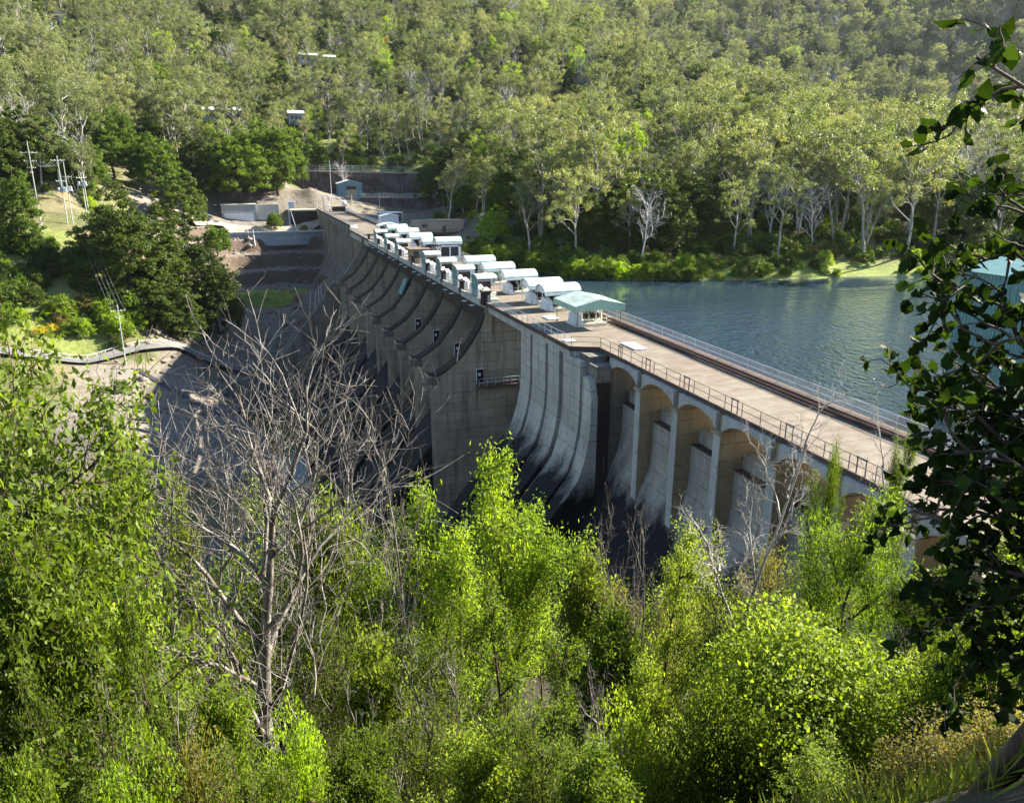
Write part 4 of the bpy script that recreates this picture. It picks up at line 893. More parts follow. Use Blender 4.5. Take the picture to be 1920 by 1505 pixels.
def far_round(seed, Hh=18.0, spread=.5, leaf='leaf_green', bark='bark_brown', low=.2, ncl=150, per=75, card=.5):
    """dense rounded crown: many clumps over a lumpy dome"""
    r = np.random.RandomState(seed)
    P0 = walk(r, np.array([[0, 0, -1.0]]), np.array([[0, 0, 1.0]]), np.array([Hh * .6]), 6, .08)
    p, d, L, _ = spawn(r, P0, 9, .25, 1.0, .8, np.array([Hh]), .42); P1 = walk(r, p, d, L, 5, .15, .1)
    u = unit(r.normal(size=(ncl, 3))); u[:, 2] = np.abs(u[:, 2]) * 1.0 - .25 * (r.rand(ncl) < .35)
    lump = 1 + .22 * np.sin(u[:, 0] * 5 + seed) * np.cos(u[:, 1] * 4 + seed * 2) + r.uniform(-.16, .08, ncl)
    rr = r.uniform(.55, 1, ncl) ** .5
    C = np.stack([u[:, 0] * Hh * spread * lump * rr, u[:, 1] * Hh * spread * lump * rr, Hh * low + (Hh * (1 - low)) * (.18 + .74 * np.maximum(u[:, 2], -.2) * lump * rr)], 1)
    lf = [clump_leaves(r, C, r.uniform(.5, 1.15, ncl) * (Hh / 18) ** .75 * (2.2 if Hh < 6 else 1), per, card, .6, .1, .62)]
    wd = [tubes(P0, np.array([Hh * .022]), np.array([Hh * .01]), 7), tubes(P1, np.full(len(P1), Hh * .008), np.full(len(P1), .06), 5)]
    return meshes('round', wd, lf, M[bark], M[leaf])
def far_dead(seed, Hh=20.0, bark='bark_white'):
    r = np.random.RandomState(seed)
    P0 = walk(r, np.array([[0, 0, -1.0]]), np.array([[r.normal(0, .08), 0, 1.0]]), np.array([Hh * .9]), 9, .09)
    p, d, L, _ = spawn(r, P0, 12, .3, 1, .65, np.array([Hh]), .3); P1 = walk(r, p, d, L, 5, .2, .12)
    p, d, L, _ = spawn(r, P1, 5, .3, 1, .7, L, .5); P2 = walk(r, p, d, L, 4, .2, .1)
    p, d, L, _ = spawn(r, P2, 4, .3, 1, .7, L, .5); P3 = walk(r, p, d, L, 3, .2, .1)
    wd = [tubes(P0, np.array([Hh * .013]), np.array([.05]), 6), tubes(P1, np.full(len(P1), .12), np.full(len(P1), .04), 4), tubes(P2, np.full(len(P2), .06), np.full(len(P2), .03), 3), tubes(P3, np.full(len(P3), .035), np.full(len(P3), .02), 3)]
    return meshes('bare', wd, None, M[bark], None)

PROTO = {}
for i in range(5): PROTO['gum%d' % i] = far_gum(10 + i, 24, narrow=(1.1, .85, 1.35, 1.0, 1.2)[i], dens=(1.1, .8, 1.3, .9, 1.2)[i])
PROTO['gumlime'] = far_gum(31, 22, leaf='leaf_lime', narrow=1.1)
PROTO['round0'] = far_round(41, 16, .42, ncl=210); PROTO['round1'] = far_round(42, 16, .5, ncl=230)
PROTO['big0'] = far_round(51, 34, .46, ncl=620, per=95, card=.62); PROTO['big1'] = far_round(52, 34, .40, ncl=560, per=95, card=.62)
PROTO['fig0'] = far_round(61, 34, .44, 'leaf_dark', low=.06, ncl=680, per=95, card=.62); PROTO['fig1'] = far_round(62, 24, .46, 'leaf_dark', low=.08, ncl=380, per=90, card=.55)
PROTO['cone'] = far_round(71, 26, .24, low=.04, ncl=260, per=85)
PROTO['bush0'] = far_round(81, 4, .62, low=-.05, ncl=70, per=40, card=.34); PROTO['bush1'] = far_round(82, 4, .55, 'leaf_olive', low=-.05, ncl=60, per=40, card=.34)
PROTO['bushdark'] = far_round(83, 5, .6, 'leaf_dark', low=-.05, ncl=80, per=45, card=.36); PROTO['bushlime'] = far_round(84, 4, .6, 'leaf_lime', low=-.05, ncl=70, per=40, card=.34)
PROTO['flower'] = far_round(85, 4, .6, 'leaf_yellow', low=0, ncl=50, per=30, card=.3)
PROTO['dead0'] = far_dead(91); PROTO['dead1'] = far_dead(92)

def plant(kind, x, y, scale, label, cat='tree', group=None, name=None, rz=None, sink=.3, z=None, squash=1.0):
    tm, cm = PROTO[kind]
    nm = name or {'g': 'eucalyptus_tree', 'r': 'broadleaf_tree', 'b': 'broadleaf_tree', 'f': 'fig_tree', 'c': 'conical_tree', 'd': 'dead_tree'}[kind[0]]
    zz = Hs(x, y) - sink if z is None else z
    r = empty(nm, (x, y, zz), label, cat, group, rrand.uniform(0, 6.28) if rz is None else rz); r.scale = (scale, scale, scale * squash)
    link('trunk' if cat == 'tree' else 'stem', tm, r)
    if cm: link('crown' if cat == 'tree' else 'foliage', cm, r)
    return r
rrand = random.Random(11)
def proj(x, y, z):
    z = z - EYE; xr = x * math.cos(YAW) - y * math.sin(YAW); yf = x * math.sin(YAW) + y * math.cos(YAW)
    d = yf * math.cos(PITCH) - z * math.sin(PITCH); v = yf * math.sin(PITCH) + z * math.cos(PITCH)
    return CX + F_PX * xr / np.maximum(d, .1), CY - F_PX * v / np.maximum(d, .1), d

KEY = [
    ('fig0', 225, 268, 1.12, 'huge dark green fig, left half of the dark clump beside the bare abutment'), ('fig0', 330, 280, 1.1, 'huge dark green fig, right half of the dark clump beside the bare abutment'), ('fig1', 385, 285, .85, 'dark fig hanging over the bare terraces at the edge of the clump'),
    ('big1', 400, 340, .42, 'small bright green round tree left of the grey block building'), ('fig1', 290, 254, .80, 'lower dark fig at the front foot of the big clump'), ('cone', 32, 272, 1.0, 'tall narrow pale green conical tree at the left edge by the poles'),
    ('big0', 455, 388, 1.08, 'large vivid green camphor tree above the block building'), ('big1', 525, 398, 1.05, 'tall rounded green tree next to the vivid camphor, above the tan embankment'), ('fig1', 385, 392, 1.25, 'dark rounded tree left of the vivid camphor'), ('big1', 300, 372, .8, 'round mid green tree in the shaded grove behind the dark clump'), ('big0', 225, 380, .85, 'round mid green tree behind the poles'), ('fig1', 340, 350, 1.0, 'dark shaded tree behind the huge figs'),
    ('fig1', 500, 405, 1.2, 'dark tree filling the shade behind the camphor'), ('big0', 318, 500, .95, 'wide dome shaped green tree high in the forest'), ('big1', 168, 335, .62, 'pale lime round tree right of the transformer poles'),
    ('gum1', 838, 300, 1.12, 'tall pale trunked gum standing alone in front of the sheds'), ('fig0', 875, 352, .95, 'dark spreading fig behind the lone gum'), ('fig1', 835, 366, 1.2, 'dark fig at the end of the stained wall'), ('gum3', 905, 282, .8, 'slender gum right of the lone gum near the bank'), ('bushlime', 925, 262, 2.6, 'bright lime green thicket on the bank beside the winch shelters'),
    ('gumlime', 1045, 250, 1.2, 'gum with a vivid lime green top above the lake bank'), ('fig1', 1230, 205, 1.05, 'dark leafy tree in deep shade near the shore'), ('fig1', 1300, 212, 1.0, 'second dark leafy tree in deep shade near the shore, right of the first'), ('fig1', 1160, 232, .95, 'dark leafy tree at the left of the shore shade'),
    ('dead0', 1205, 192, 1.0, 'bleached dead tree standing at the lake edge in front of dark shade'), ('dead1', 1238, 420, 1.1, 'bleached dead tree on the mid hillside'), ('dead0', 140, 560, 1.5, 'bleached dead tree on the upper left hillside'), ('dead1', 215, 500, 1.3, 'white dead tree left of the dome shaped tree'), ('dead0', 65, 450, 1.3, 'pale leafless tree near the left edge of the hillside'),
    ('dead1', 415, 560, 1.2, 'pale dead tree above the grey house'), ('dead0', 830, 520, 1.2, 'pale dead tree in the middle of the forest slope'), ('dead1', 655, 420, .8, 'thin bleached tree above the fence'), ('dead0', 1530, 190, .9, 'slim bare white tree among shore gums'),
]
taken = []
for k, px, Y, s, lab in KEY:
    x, y, _ = atY(px, 400, Y); x = float(x); plant(k, x, y, s, lab, squash=.84 if k == 'fig0' else 1.0); taken.append((x, y, 7 * s if k[0] != 'd' else 2))
# tall white trunked gums along the lake shore
for i, (px, Y, s, lab) in enumerate(((1455, 182, .98, 'white trunked gum at the lake shore, leftmost of the tall shore gums'), (1620, 178, 1.25, 'tall forked white trunked gum on the grassy shore'), (1693, 175, 1.2, 'tall straight white trunked gum on the grassy shore right of the forked one'), (1745, 185, 1.05, 'leaning gum on the shore behind the near leaves'), (1840, 190, 1.1, 'gum at the right end of the shore'), (1375, 188, .85, 'small gum at the shore behind the reeds'), (1560, 196, 1.1, 'gum standing back from the grassy shore'), (1075, 205, .95, 'white trunked gum above the shore thicket'), (995, 225, .9, 'gum rising from the thicket near the deck'))):
    x, y, _ = atY(px, 500, Y); plant('gum%d' % (i % 5), x, y, s, lab); taken.append((x, y, 5))
def blocked(x, y):
    b = np.zeros(x.shape, bool)
    b |= (x > -30 - .15 * (y - 230)) & (x < 50) & (y < 400) & (y > -50)
    b |= (x < 50) & (y < 232)
    b |= (x < -34) & (y > 228) & (y < 322) & (x > -80)
    b |= (x >= -45) & (x <= 5) & (y > 232) & (y < 335)
    b |= (x > 28) & (x < 108) & (y > 396) & (y < 436)
    b |= (x > 44) & (x < 108) & (y > 280) & (y < 436) & (x < 60 + (y - 280) * .55)
    b |= (x > 46) & (x < 86) & (y > 255) & (y < 298)
    b |= (x > 0) & (x < 35) & (y < 405)
    return b
def field(x0, x1, y0, y1, s, seed):
    r = np.random.RandomState(seed); a, b = np.meshgrid(np.arange(x0, x1, s), np.arange(y0, y1, s)); a = a + r.uniform(-.5, .5, a.shape) * s; b = b + r.uniform(-.5, .5, b.shape) * s
    return a.ravel(), b.ravel()
ax, ay = field(-260, 420, 150, 420, 9.6, 1); bx, by = field(-460, 1000, 420, 1250, 12.2, 2)
X_ = np.concatenate([ax, bx]); Y_ = np.concatenate([ay, by]); Z_ = H(X_, Y_)
u_, v_, d_ = proj(X_, Y_, Z_ + 12)
keep = (d_ > 20) & (u_ > -80) & (u_ < 2000) & (v_ > -140) & (v_ < 1000) & (Z_ > np.where(X_ > 108, -4.0, -5.6)) & ~blocked(X_, Y_)
keep &= ~((fnoise(X_, Y_, 55, 21) > .62) & (Y_ > 250))
for tx, ty, tr in taken: keep &= np.hypot(X_ - tx, Y_ - ty) > tr
X_, Y_, Z_, u_, d_ = X_[keep], Y_[keep], Z_[keep], u_[keep], d_[keep]
o_ = np.argsort(d_); X_, Y_, Z_, u_, d_ = X_[o_], Y_[o_], Z_[o_], u_[o_], d_[o_]
rr_ = np.random.RandomState(5)
kinds = ['gum0', 'gum1', 'gum2', 'gum3', 'gum4', 'round0', 'round1', 'gumlime', 'fig1', 'dead0', 'dead1']
pk = rr_.choice(len(kinds), len(X_), p=[.14, .14, .14, .13, .13, .06, .05, .03, .08, .05, .05])
sc_ = rr_.uniform(.62, 1.42, len(X_)); rz_ = rr_.uniform(0, 6.28, len(X_))
N_IND = 240
GL = {'g': ('grey green gum tree in the hillside forest beyond the dam', 'gum trees of the hillside forest'), 'r': ('rounded green tree among the gums of the hillside forest', 'rounded trees of the hillside forest'),
      'f': ('dark dense tree among the gums of the hillside forest', 'dark trees of the hillside forest'), 'd': ('bleached leafless tree among the gums of the hillside forest', 'leafless trees of the hillside forest')}
for i in range(min(N_IND, len(X_))):
    k = kinds[pk[i]]; lab, grp = GL[k[0]]
    zn = ('beside and behind the timber power poles' if u_[i] < 560 else 'on the slope above the stained retaining wall' if u_[i] < 900 else 'on the middle slope behind the gate shelters' if u_[i] < 1200 else 'in the front ranks above the lake shore' if d_[i] < 300 else 'on the slope well above the lake')
    lab = lab.replace('in the hillside forest beyond the dam', zn).replace('among the gums of the hillside forest', zn); grp = grp.replace('of the hillside forest', zn)
    plant(k, float(X_[i]), float(Y_[i]), float(sc_[i]), lab, 'tree', grp, rz=float(rz_[i]), z=float(Z_[i]) - .3)

def forest_stuff(name, label, xs, ys, zs, ks, scs, rzs, names):
    n = len(xs); me = bpy.data.meshes.new(name); me.vertices.add(n); me.vertices.foreach_set('co', np.stack([xs, ys, zs], 1).astype(np.float32).ravel())
    a = me.attributes.new('k', 'INT', 'POINT'); a.data.foreach_set('value', ks.astype(np.int32))
    a = me.attributes.new('s', 'FLOAT', 'POINT'); a.data.foreach_set('value', scs.astype(np.float32))
    a = me.attributes.new('rz', 'FLOAT', 'POINT'); a.data.foreach_set('value', rzs.astype(np.float32))
    ob = link(name, me); tag(ob, label, kind='stuff')
    g = bpy.data.node_groups.new(name, 'GeometryNodeTree'); g.interface.new_socket('Geometry', in_out='INPUT', socket_type='NodeSocketGeometry'); g.interface.new_socket('Geometry', in_out='OUTPUT', socket_type='NodeSocketGeometry')
    N = g.nodes; L = g.links; gi = N.new('NodeGroupInput'); go = N.new('NodeGroupOutput'); jn = N.new('GeometryNodeJoinGeometry')
    def attr(nm, ty):
        q = N.new('GeometryNodeInputNamedAttribute'); q.data_type = ty; q.inputs[0].default_value = nm; return [o for o in q.outputs if o.enabled and o.name == 'Attribute'][0]
    ks_, ss_, rs_ = attr('k', 'INT'), attr('s', 'FLOAT'), attr('rz', 'FLOAT')
    cv = N.new('ShaderNodeCombineXYZ'); L.new(rs_, cv.inputs[2]); cs = N.new('ShaderNodeCombineXYZ'); [L.new(ss_, cs.inputs[q]) for q in range(3)]
    for i, nm in enumerate(names):
        if not (ks == i).any(): continue
        cmp_ = N.new('FunctionNodeCompare'); cmp_.data_type = 'INT'; cmp_.operation = 'EQUAL'
        ins = [s for s in cmp_.inputs if s.enabled]; L.new(ks_, ins[0]); ins[1].default_value = i
        src = N.new('GeometryNodeJoinGeometry')
        for me_ in PROTO[nm]:
            if me_ is None: continue
            host = next(o for o in bpy.data.objects if o.type == 'MESH' and o.data == me_)
            oi = N.new('GeometryNodeObjectInfo'); oi.inputs['Object'].default_value = host; oi.transform_space = 'ORIGINAL'; oi.inputs['As Instance'].default_value = False
            L.new(oi.outputs['Geometry'], src.inputs[0])
        ip = N.new('GeometryNodeInstanceOnPoints'); L.new(gi.outputs[0], ip.inputs['Points']); L.new(cmp_.outputs[0], ip.inputs['Selection']); L.new(src.outputs[0], ip.inputs['Instance'])
        L.new(cv.outputs[0], ip.inputs['Rotation']); L.new(cs.outputs[0], ip.inputs['Scale']); L.new(ip.outputs[0], jn.inputs[0])
    L.new(jn.outputs[0], go.inputs[0]); md = ob.modifiers.new('forest', 'NODES'); md.node_group = g
    return ob
forest_stuff('hillside_forest', 'dense grey green forest covering the far hills', X_[N_IND:], Y_[N_IND:], Z_[N_IND:] - .3, pk[N_IND:], sc_[N_IND:], rz_[N_IND:], kinds)

# understorey: shrubs as one mass on the hills, and along the bank
ux, uy = field(-240, 420, 150, 520, 4.6, 7); uz = H(ux, uy); uu, uv, ud = proj(ux, uy, uz + 2)
kp = (ud > 20) & (uu > -60) & (uu < 1980) & (uv < 1000) & (uz > -8.4) & ~blocked(ux, uy); kp &= np.random.RandomState(4).rand(len(ux)) < .62
ux, uy, uz = ux[kp], uy[kp], uz[kp]; r5 = np.random.RandomState(8)
bk = ['bush0', 'bush1', 'bushdark', 'bushlime']
# shoreline shrubs one by one
S = np.array(SHORE[1:10], float); sl = []
for i in range(len(S) - 1):
    L_ = np.linalg.norm(S[i + 1] - S[i]); n_ = int(L_ / 3.4)
    for k in range(n_): sl.append(S[i] + (S[i + 1] - S[i]) * (k + .5) / n_)
for i, q in enumerate(sl):
    for row in range(1 if q[0] > 112 else 2):
        x, y = q[0] + rrand.uniform(-1, 1) + .3 * row * 4, q[1] + rrand.uniform(.3, 2.2) + 3.2 * row
        if q[0] > 112 and rrand.random() < .6: continue
        plant(rrand.choice(['bush0', 'bushlime', 'bush0', 'bushlime']), x, y, rrand.uniform(.75, 1.4) * (.5 if q[0] > 112 else 1), 'leafy shrub on the bank at the water line of the lake', 'shrub', 'shrubs along the lake bank', 'bank_shrub')
for nm in bk:   # make sure each kind has a host in the scene
    pass
for (k, px, Y, s, lab) in (('bush0', 187, 210, 1.0, 'rounded bright green bush on the bare lower bench beside the power pole'), ('bush1', 243, 208, .5, 'small dry bush on the lower bench right of the round green one'), ('bush1', 325, 262, .5, 'small dark tuft on the bench above the drain'),
                           ('bushlime', 100, 428 and 245, 1.7, 'tall lime green shrub on the slope above the lower road'), ('flower', 52, 236, .8, 'yellow flowering bush beside the lower road'), ('flower', 75, 238, .75, 'second yellow flowering bush by the lower road'), ('flower', 553, 470, 1.3, 'yellow flowering shrub among hillside trees below the house'), ('flower', 735, 690, 2.0, 'yellow blossom tree high on the hill'),
                           ('big1', 522, 372, .26, 'small spreading tree in front of the white wall'), ('bushlime', 575, 371, .9, 'tiny tree by the dark underpass'),
                           ('bushdark', 280, 252, 1.9, 'dark thick shrub behind the power pole'), ('bushdark', 330, 256, 2.2, 'dark thick shrub at the edge of the bare rock'), ('bush0', 300, 262, 2.0, 'green thicket below the dark figs'), ('bush0', 230, 250, 2.1, 'green thicket left of the power pole'), ('bushlime', 185, 246, 1.8, 'lime thicket above the lower road')):
    x, y, _ = atY(px, 500, Y); plant(k, x, y, s, lab, 'shrub', name='bush')
for i in range(120):
    x = rrand.uniform(-86, -22); y = rrand.uniform(236, 286)
    if x > -30 and y < 244: continue
    if y > 276 and x < -38: continue
    plant(rrand.choice(['bush0', 'bushdark', 'bushdark', 'bush0', 'bush1', 'bushlime']), x, y, rrand.uniform(.6, 1.6), 'shrub on the steep bank between the pole road and the lower road', 'shrub', 'shrubs on the steep bank', 'bank_shrub')
uk = r5.choice(4, len(ux), p=[.5, .08, .27, .15])
forest_stuff('forest_undergrowth', 'undergrowth of shrubs beneath the hillside forest', ux, uy, uz - .2, uk, r5.uniform(.5, 1.25, len(ux)), r5.uniform(0, 6.28, len(ux)), bk)
# ------------------------------------------------------------------ near plants on the bank below the viewpoint
def near_tree(seed, Hh, spread=.38, bark='bark_brown', leaf='leaf_near', L=.10, W=.45, per=16, t0=.25, n=(7, 6, 6, 4), droop=.5, clump=.26, stems=1, up=.06, rtrunk=.012, cl_per=None, ang=(.75, .75, .8), wig=.13, tw=1.0, lim=1.0, lean=.06, w0=.08):
    r = np.random.RandomState(seed)
    st = np.zeros((stems, 3)); st[:, :2] = r.normal(0, .12 if stems > 1 else 0, (stems, 2)) * Hh * .2; st[:, 2] = -.4
    d0 = np.column_stack([r.normal(0, (.22 if stems > 1 else lean), (stems, 2)), np.ones(stems)])
    P0 = walk(r, st, d0, np.full(stems, Hh * .9), 10, w0, .04)
    p, d, Lb, _ = spawn(r, P0, n[0], t0, .98, ang[0], np.full(stems, Hh), spread, .2, lambda t: 1.15 - .65 * t); P1 = walk(r, p, d, Lb, 7, wig, up)
    p, d, Lb, _ = spawn(r, P1, n[1], .2, 1, ang[1], Lb, .5); P2 = walk(r, p, d, Lb, 5, wig * 1.3, up)
    p, d, Lb, _ = spawn(r, P2, n[2], .2, 1, ang[2], Lb, .5); Lb = np.maximum(Lb, .22); P3 = walk(r, p, d, Lb, 4, wig * 1.4, up * .5)
    f = tw
    wd = [tubes(P0, np.full(stems, Hh * rtrunk), np.full(stems, Hh * .003), 8), tubes(P1, np.full(len(P1), Hh * .0045) * lim * f ** .5, np.full(len(P1), .012) * f, 5), tubes(P2, np.full(len(P2), .016) * f, np.full(len(P2), .006) * f, 4), tubes(P3, np.full(len(P3), .007) * f, np.full(len(P3), .004) * f, 3)]
    if leaf is None:
        p, d, Lb, _ = spawn(r, P3, n[3], .2, 1, .7, Lb, .6); P4 = walk(r, p, d, Lb, 3, wig * 1.5, up)
        wd.append(tubes(P4, np.full(len(P4), .005) * f, np.full(len(P4), .003) * f, 3))
        return meshes('near_bare', wd, None, M[bark], None)
    m = len(P3); k = per; T = r.uniform(.15, 1, (m, k)) * 4; i = np.clip(T.astype(int), 0, 3); u = (T - i)[..., None]; I = np.arange(m)[:, None]
    pos = P3[I, i] * (1 - u) + P3[I, i + 1] * u; dd = unit(P3[I, i + 1] - P3[I, i])
    pos = pos + r.normal(0, clump * .3, pos.shape)
    D = unit(dd * .6 + r.normal(size=pos.shape) * .7 + np.array([0, 0, -droop]))
    return meshes('near', wd, [leaves(r, pos.reshape(-1, 3), D.reshape(-1, 3), L, W, .25, np.array([.1, 0, 1.0]) + r.normal(size=(m * k, 3)) * .55)], M[bark], M[leaf])
def mound(seed, Hh, R, leaf='leaf_vine', L=.08, W=.6, n=26000, bark='bark_brown', lumps=26, shell=.5, low=0.0, stems=7):
    """vine smothered shrub: leaves on a lumpy shell with hollows, woody stems inside"""
    r = np.random.RandomState(seed)
    c = unit(r.normal(size=(lumps, 3))); c[:, 2] = np.abs(c[:, 2]); C = c * np.array([R * .72, R * .72, Hh * .62]) * r.uniform(.55, 1.0, (lumps, 1)); C[:, 2] += Hh * low + Hh * .08
    rad = r.uniform(.16, .34, lumps) * (R + Hh) * .5
    w = r.randint(0, lumps, n); o = unit(r.normal(size=(n, 3))); o[:, 2] = np.where(o[:, 2] < -.3, -o[:, 2], o[:, 2])
    P = C[w] + o * (rad[w] * (1 - shell * r.rand(n) ** 2))[:, None]
    P += .05 * np.sin(P[:, [1, 2, 0]] * 7)
    D = unit(o * .5 + r.normal(size=(n, 3)) * .7 + np.array([0, 0, -.35]))
    st = np.zeros((stems, 3)); st[:, :2] = r.normal(0, R * .2, (stems, 2)); st[:, 2] = -.4
    P0 = walk(r, st, C[:stems] - st, np.linalg.norm(C[:stems], axis=1) * 1.15, 7, .14); p, d, Lb, _ = spawn(r, P0, 7, .3, 1, .7, np.full(stems, Hh), .35); P1 = walk(r, p, d, Lb, 5, .2)
    return meshes('mound', [tubes(P0, np.full(stems, .05), np.full(stems, .015), 5), tubes(P1, np.full(len(P1), .014), np.full(len(P1), .005), 3)], [leaves(r, P, D, L, W, .25, o + np.array([0, 0, .5]) + r.normal(size=(n, 3)) * .5)], M[bark], M[leaf])

NP = {
    'broad': near_tree(201, 9, .44, L=.15, W=.45, per=26, n=(13, 8, 7, 4), t0=.10, droop=.7, clump=.5),
    'broadB': near_tree(202, 7, .46, L=.12, W=.5, per=24, n=(10, 7, 6, 4), t0=.1, droop=.5, clump=.45),
    'lime': near_tree(203, 9, .30, leaf='leaf_lime', L=.15, W=.36, per=16, n=(12, 7, 7, 4), t0=.12, droop=.4, clump=.62, up=.1, ang=(.6, .6, .8)),
    'small': near_tree(204, 6, .36, leaf='leaf_vine', L=.125, W=.5, per=20, n=(10, 7, 6, 4), t0=.12, clump=.4, stems=2),
    'thin': near_tree(205, 6.5, .30, leaf='leaf_near', L=.115, W=.38, per=10, n=(8, 6, 6, 4), t0=.2, clump=.35, stems=3),
    'olive': near_tree(206, 6, .36, leaf='leaf_olive', L=.12, W=.33, per=9, n=(9, 6, 6, 4), t0=.2, clump=.35, stems=2, bark='bark_dead'),
    'column': near_tree(207, 8, .16, leaf='leaf_vine', L=.11, W=.5, per=10, n=(20, 6, 6, 4), t0=.08, clump=.35, ang=(1.0, .8, .8)),
    'feather': near_tree(208, 6, .26, leaf='leaf_feather', L=.10, W=.18, per=60, n=(12, 6, 6, 4), t0=.18, clump=.42, droop=.35, ang=(.9, .8, .8)),
    'bare': near_tree(209, 11, .50, leaf=None, bark='bark_dead', n=(16, 7, 5, 3), t0=.14, up=.13, rtrunk=.022, lim=1.15, lean=.01, w0=.03, ang=(.58, .6, .6), wig=.12, tw=1.1),
    'bareS': near_tree(210, 8, .30, leaf=None, bark='bark_dead', n=(7, 5, 4, 2), t0=.25, up=.08, ang=(.7, .65, .7), wig=.18, stems=2),
    'bareW': near_tree(211, 9, .22, leaf=None, bark='bark_pale', n=(7, 5, 5, 4), t0=.62, up=.05, ang=(.8, .7, .7), wig=.2, rtrunk=.0045, tw=.6),
    'mound': mound(221, 6.5, 3.3, n=62000, L=.105, lumps=42), 'mound2': mound(222, 5.0, 2.4, n=34000, L=.11, leaf='leaf_near', W=.5, lumps=34), 'mound3': mound(223, 4.0, 1.9, n=22000, L=.10, leaf='leaf_vine', lumps=30),
    'moundO': mound(224, 4, 2.0, n=16000, L=.10, leaf='leaf_olive', W=.4, shell=.7), 'moundL': mound(225, 4, 1.8, n=22000, L=.095, leaf='leaf_lime', W=.5),
}
NPH = {}; NPR = {}
for k_, (a_, b_) in NP.items():      # trunk may lean; keep the crown over the planting point
    src_ = b_ or a_; q_ = np.empty(len(src_.vertices) * 3, np.float32); src_.vertices.foreach_get('co', q_); q_ = q_.reshape(-1, 3)
    top_ = q_[q_[:, 2] > np.percentile(q_[:, 2], 60)]; cx_ = np.median(top_[:, 0]); cy_ = np.median(top_[:, 1])
    for me_ in (a_, b_):
        if me_ is None: continue
        w_ = np.empty(len(me_.vertices) * 3, np.float32); me_.vertices.foreach_get('co', w_); w_ = w_.reshape(-1, 3); w_[:, 0] -= cx_; w_[:, 1] -= cy_; me_.vertices.foreach_set('co', w_.ravel()); me_.update()
for k_, (a_, b_) in NP.items():
    q_ = np.empty(len((b_ or a_).vertices) * 3, np.float32); (b_ or a_).vertices.foreach_get('co', q_); NPH[k_] = float(np.percentile(q_[2::3], 99.3)); NPR[k_] = float(np.percentile(np.hypot(q_[0::3], q_[1::3]), 88))
def near(kind, px, ytop, D, label, cat='tree', name=None, group=None, rz=None, wide=1.0, minh=1.0):
    x, y, zt = atD(px, ytop, D); g = Hs(x, y); h = max(minh, zt - g + .3); s = h / NPH[kind]
    s = min(s, 2.2); z = zt - s * NPH[kind]
    z = min(z, g - .1) if s < 2.2 else g - .2
    tm, cm = NP[kind]; tree = cat == 'tree'
    r = empty(name or ('dead_tree' if 'bare' in kind else 'tree' if tree else 'shrub'), (x, y, z), label, cat, group, rrand.uniform(0, 6.28) if rz is None else rz)
    r.scale = (s * wide, s * wide, s)
    link('trunk' if tree else 'stem', tm, r)
    if cm: link('crown' if tree else 'foliage', cm, r)
    return r
def nr(kind, px, ytop, D, rpx, label, cat='tree'):
    x, y, zt = atD(px, ytop, D); h = max(1.0, zt - Hs(x, y) + .3); s = min(h / NPH[kind], 2.2)
    near(kind, px, ytop, D, label, cat, wide=min(2.2, (rpx / (F_PX / (D * 1.06))) / (NPR[kind] * s)))
T_ = 'tree'; S_ = 'shrub'
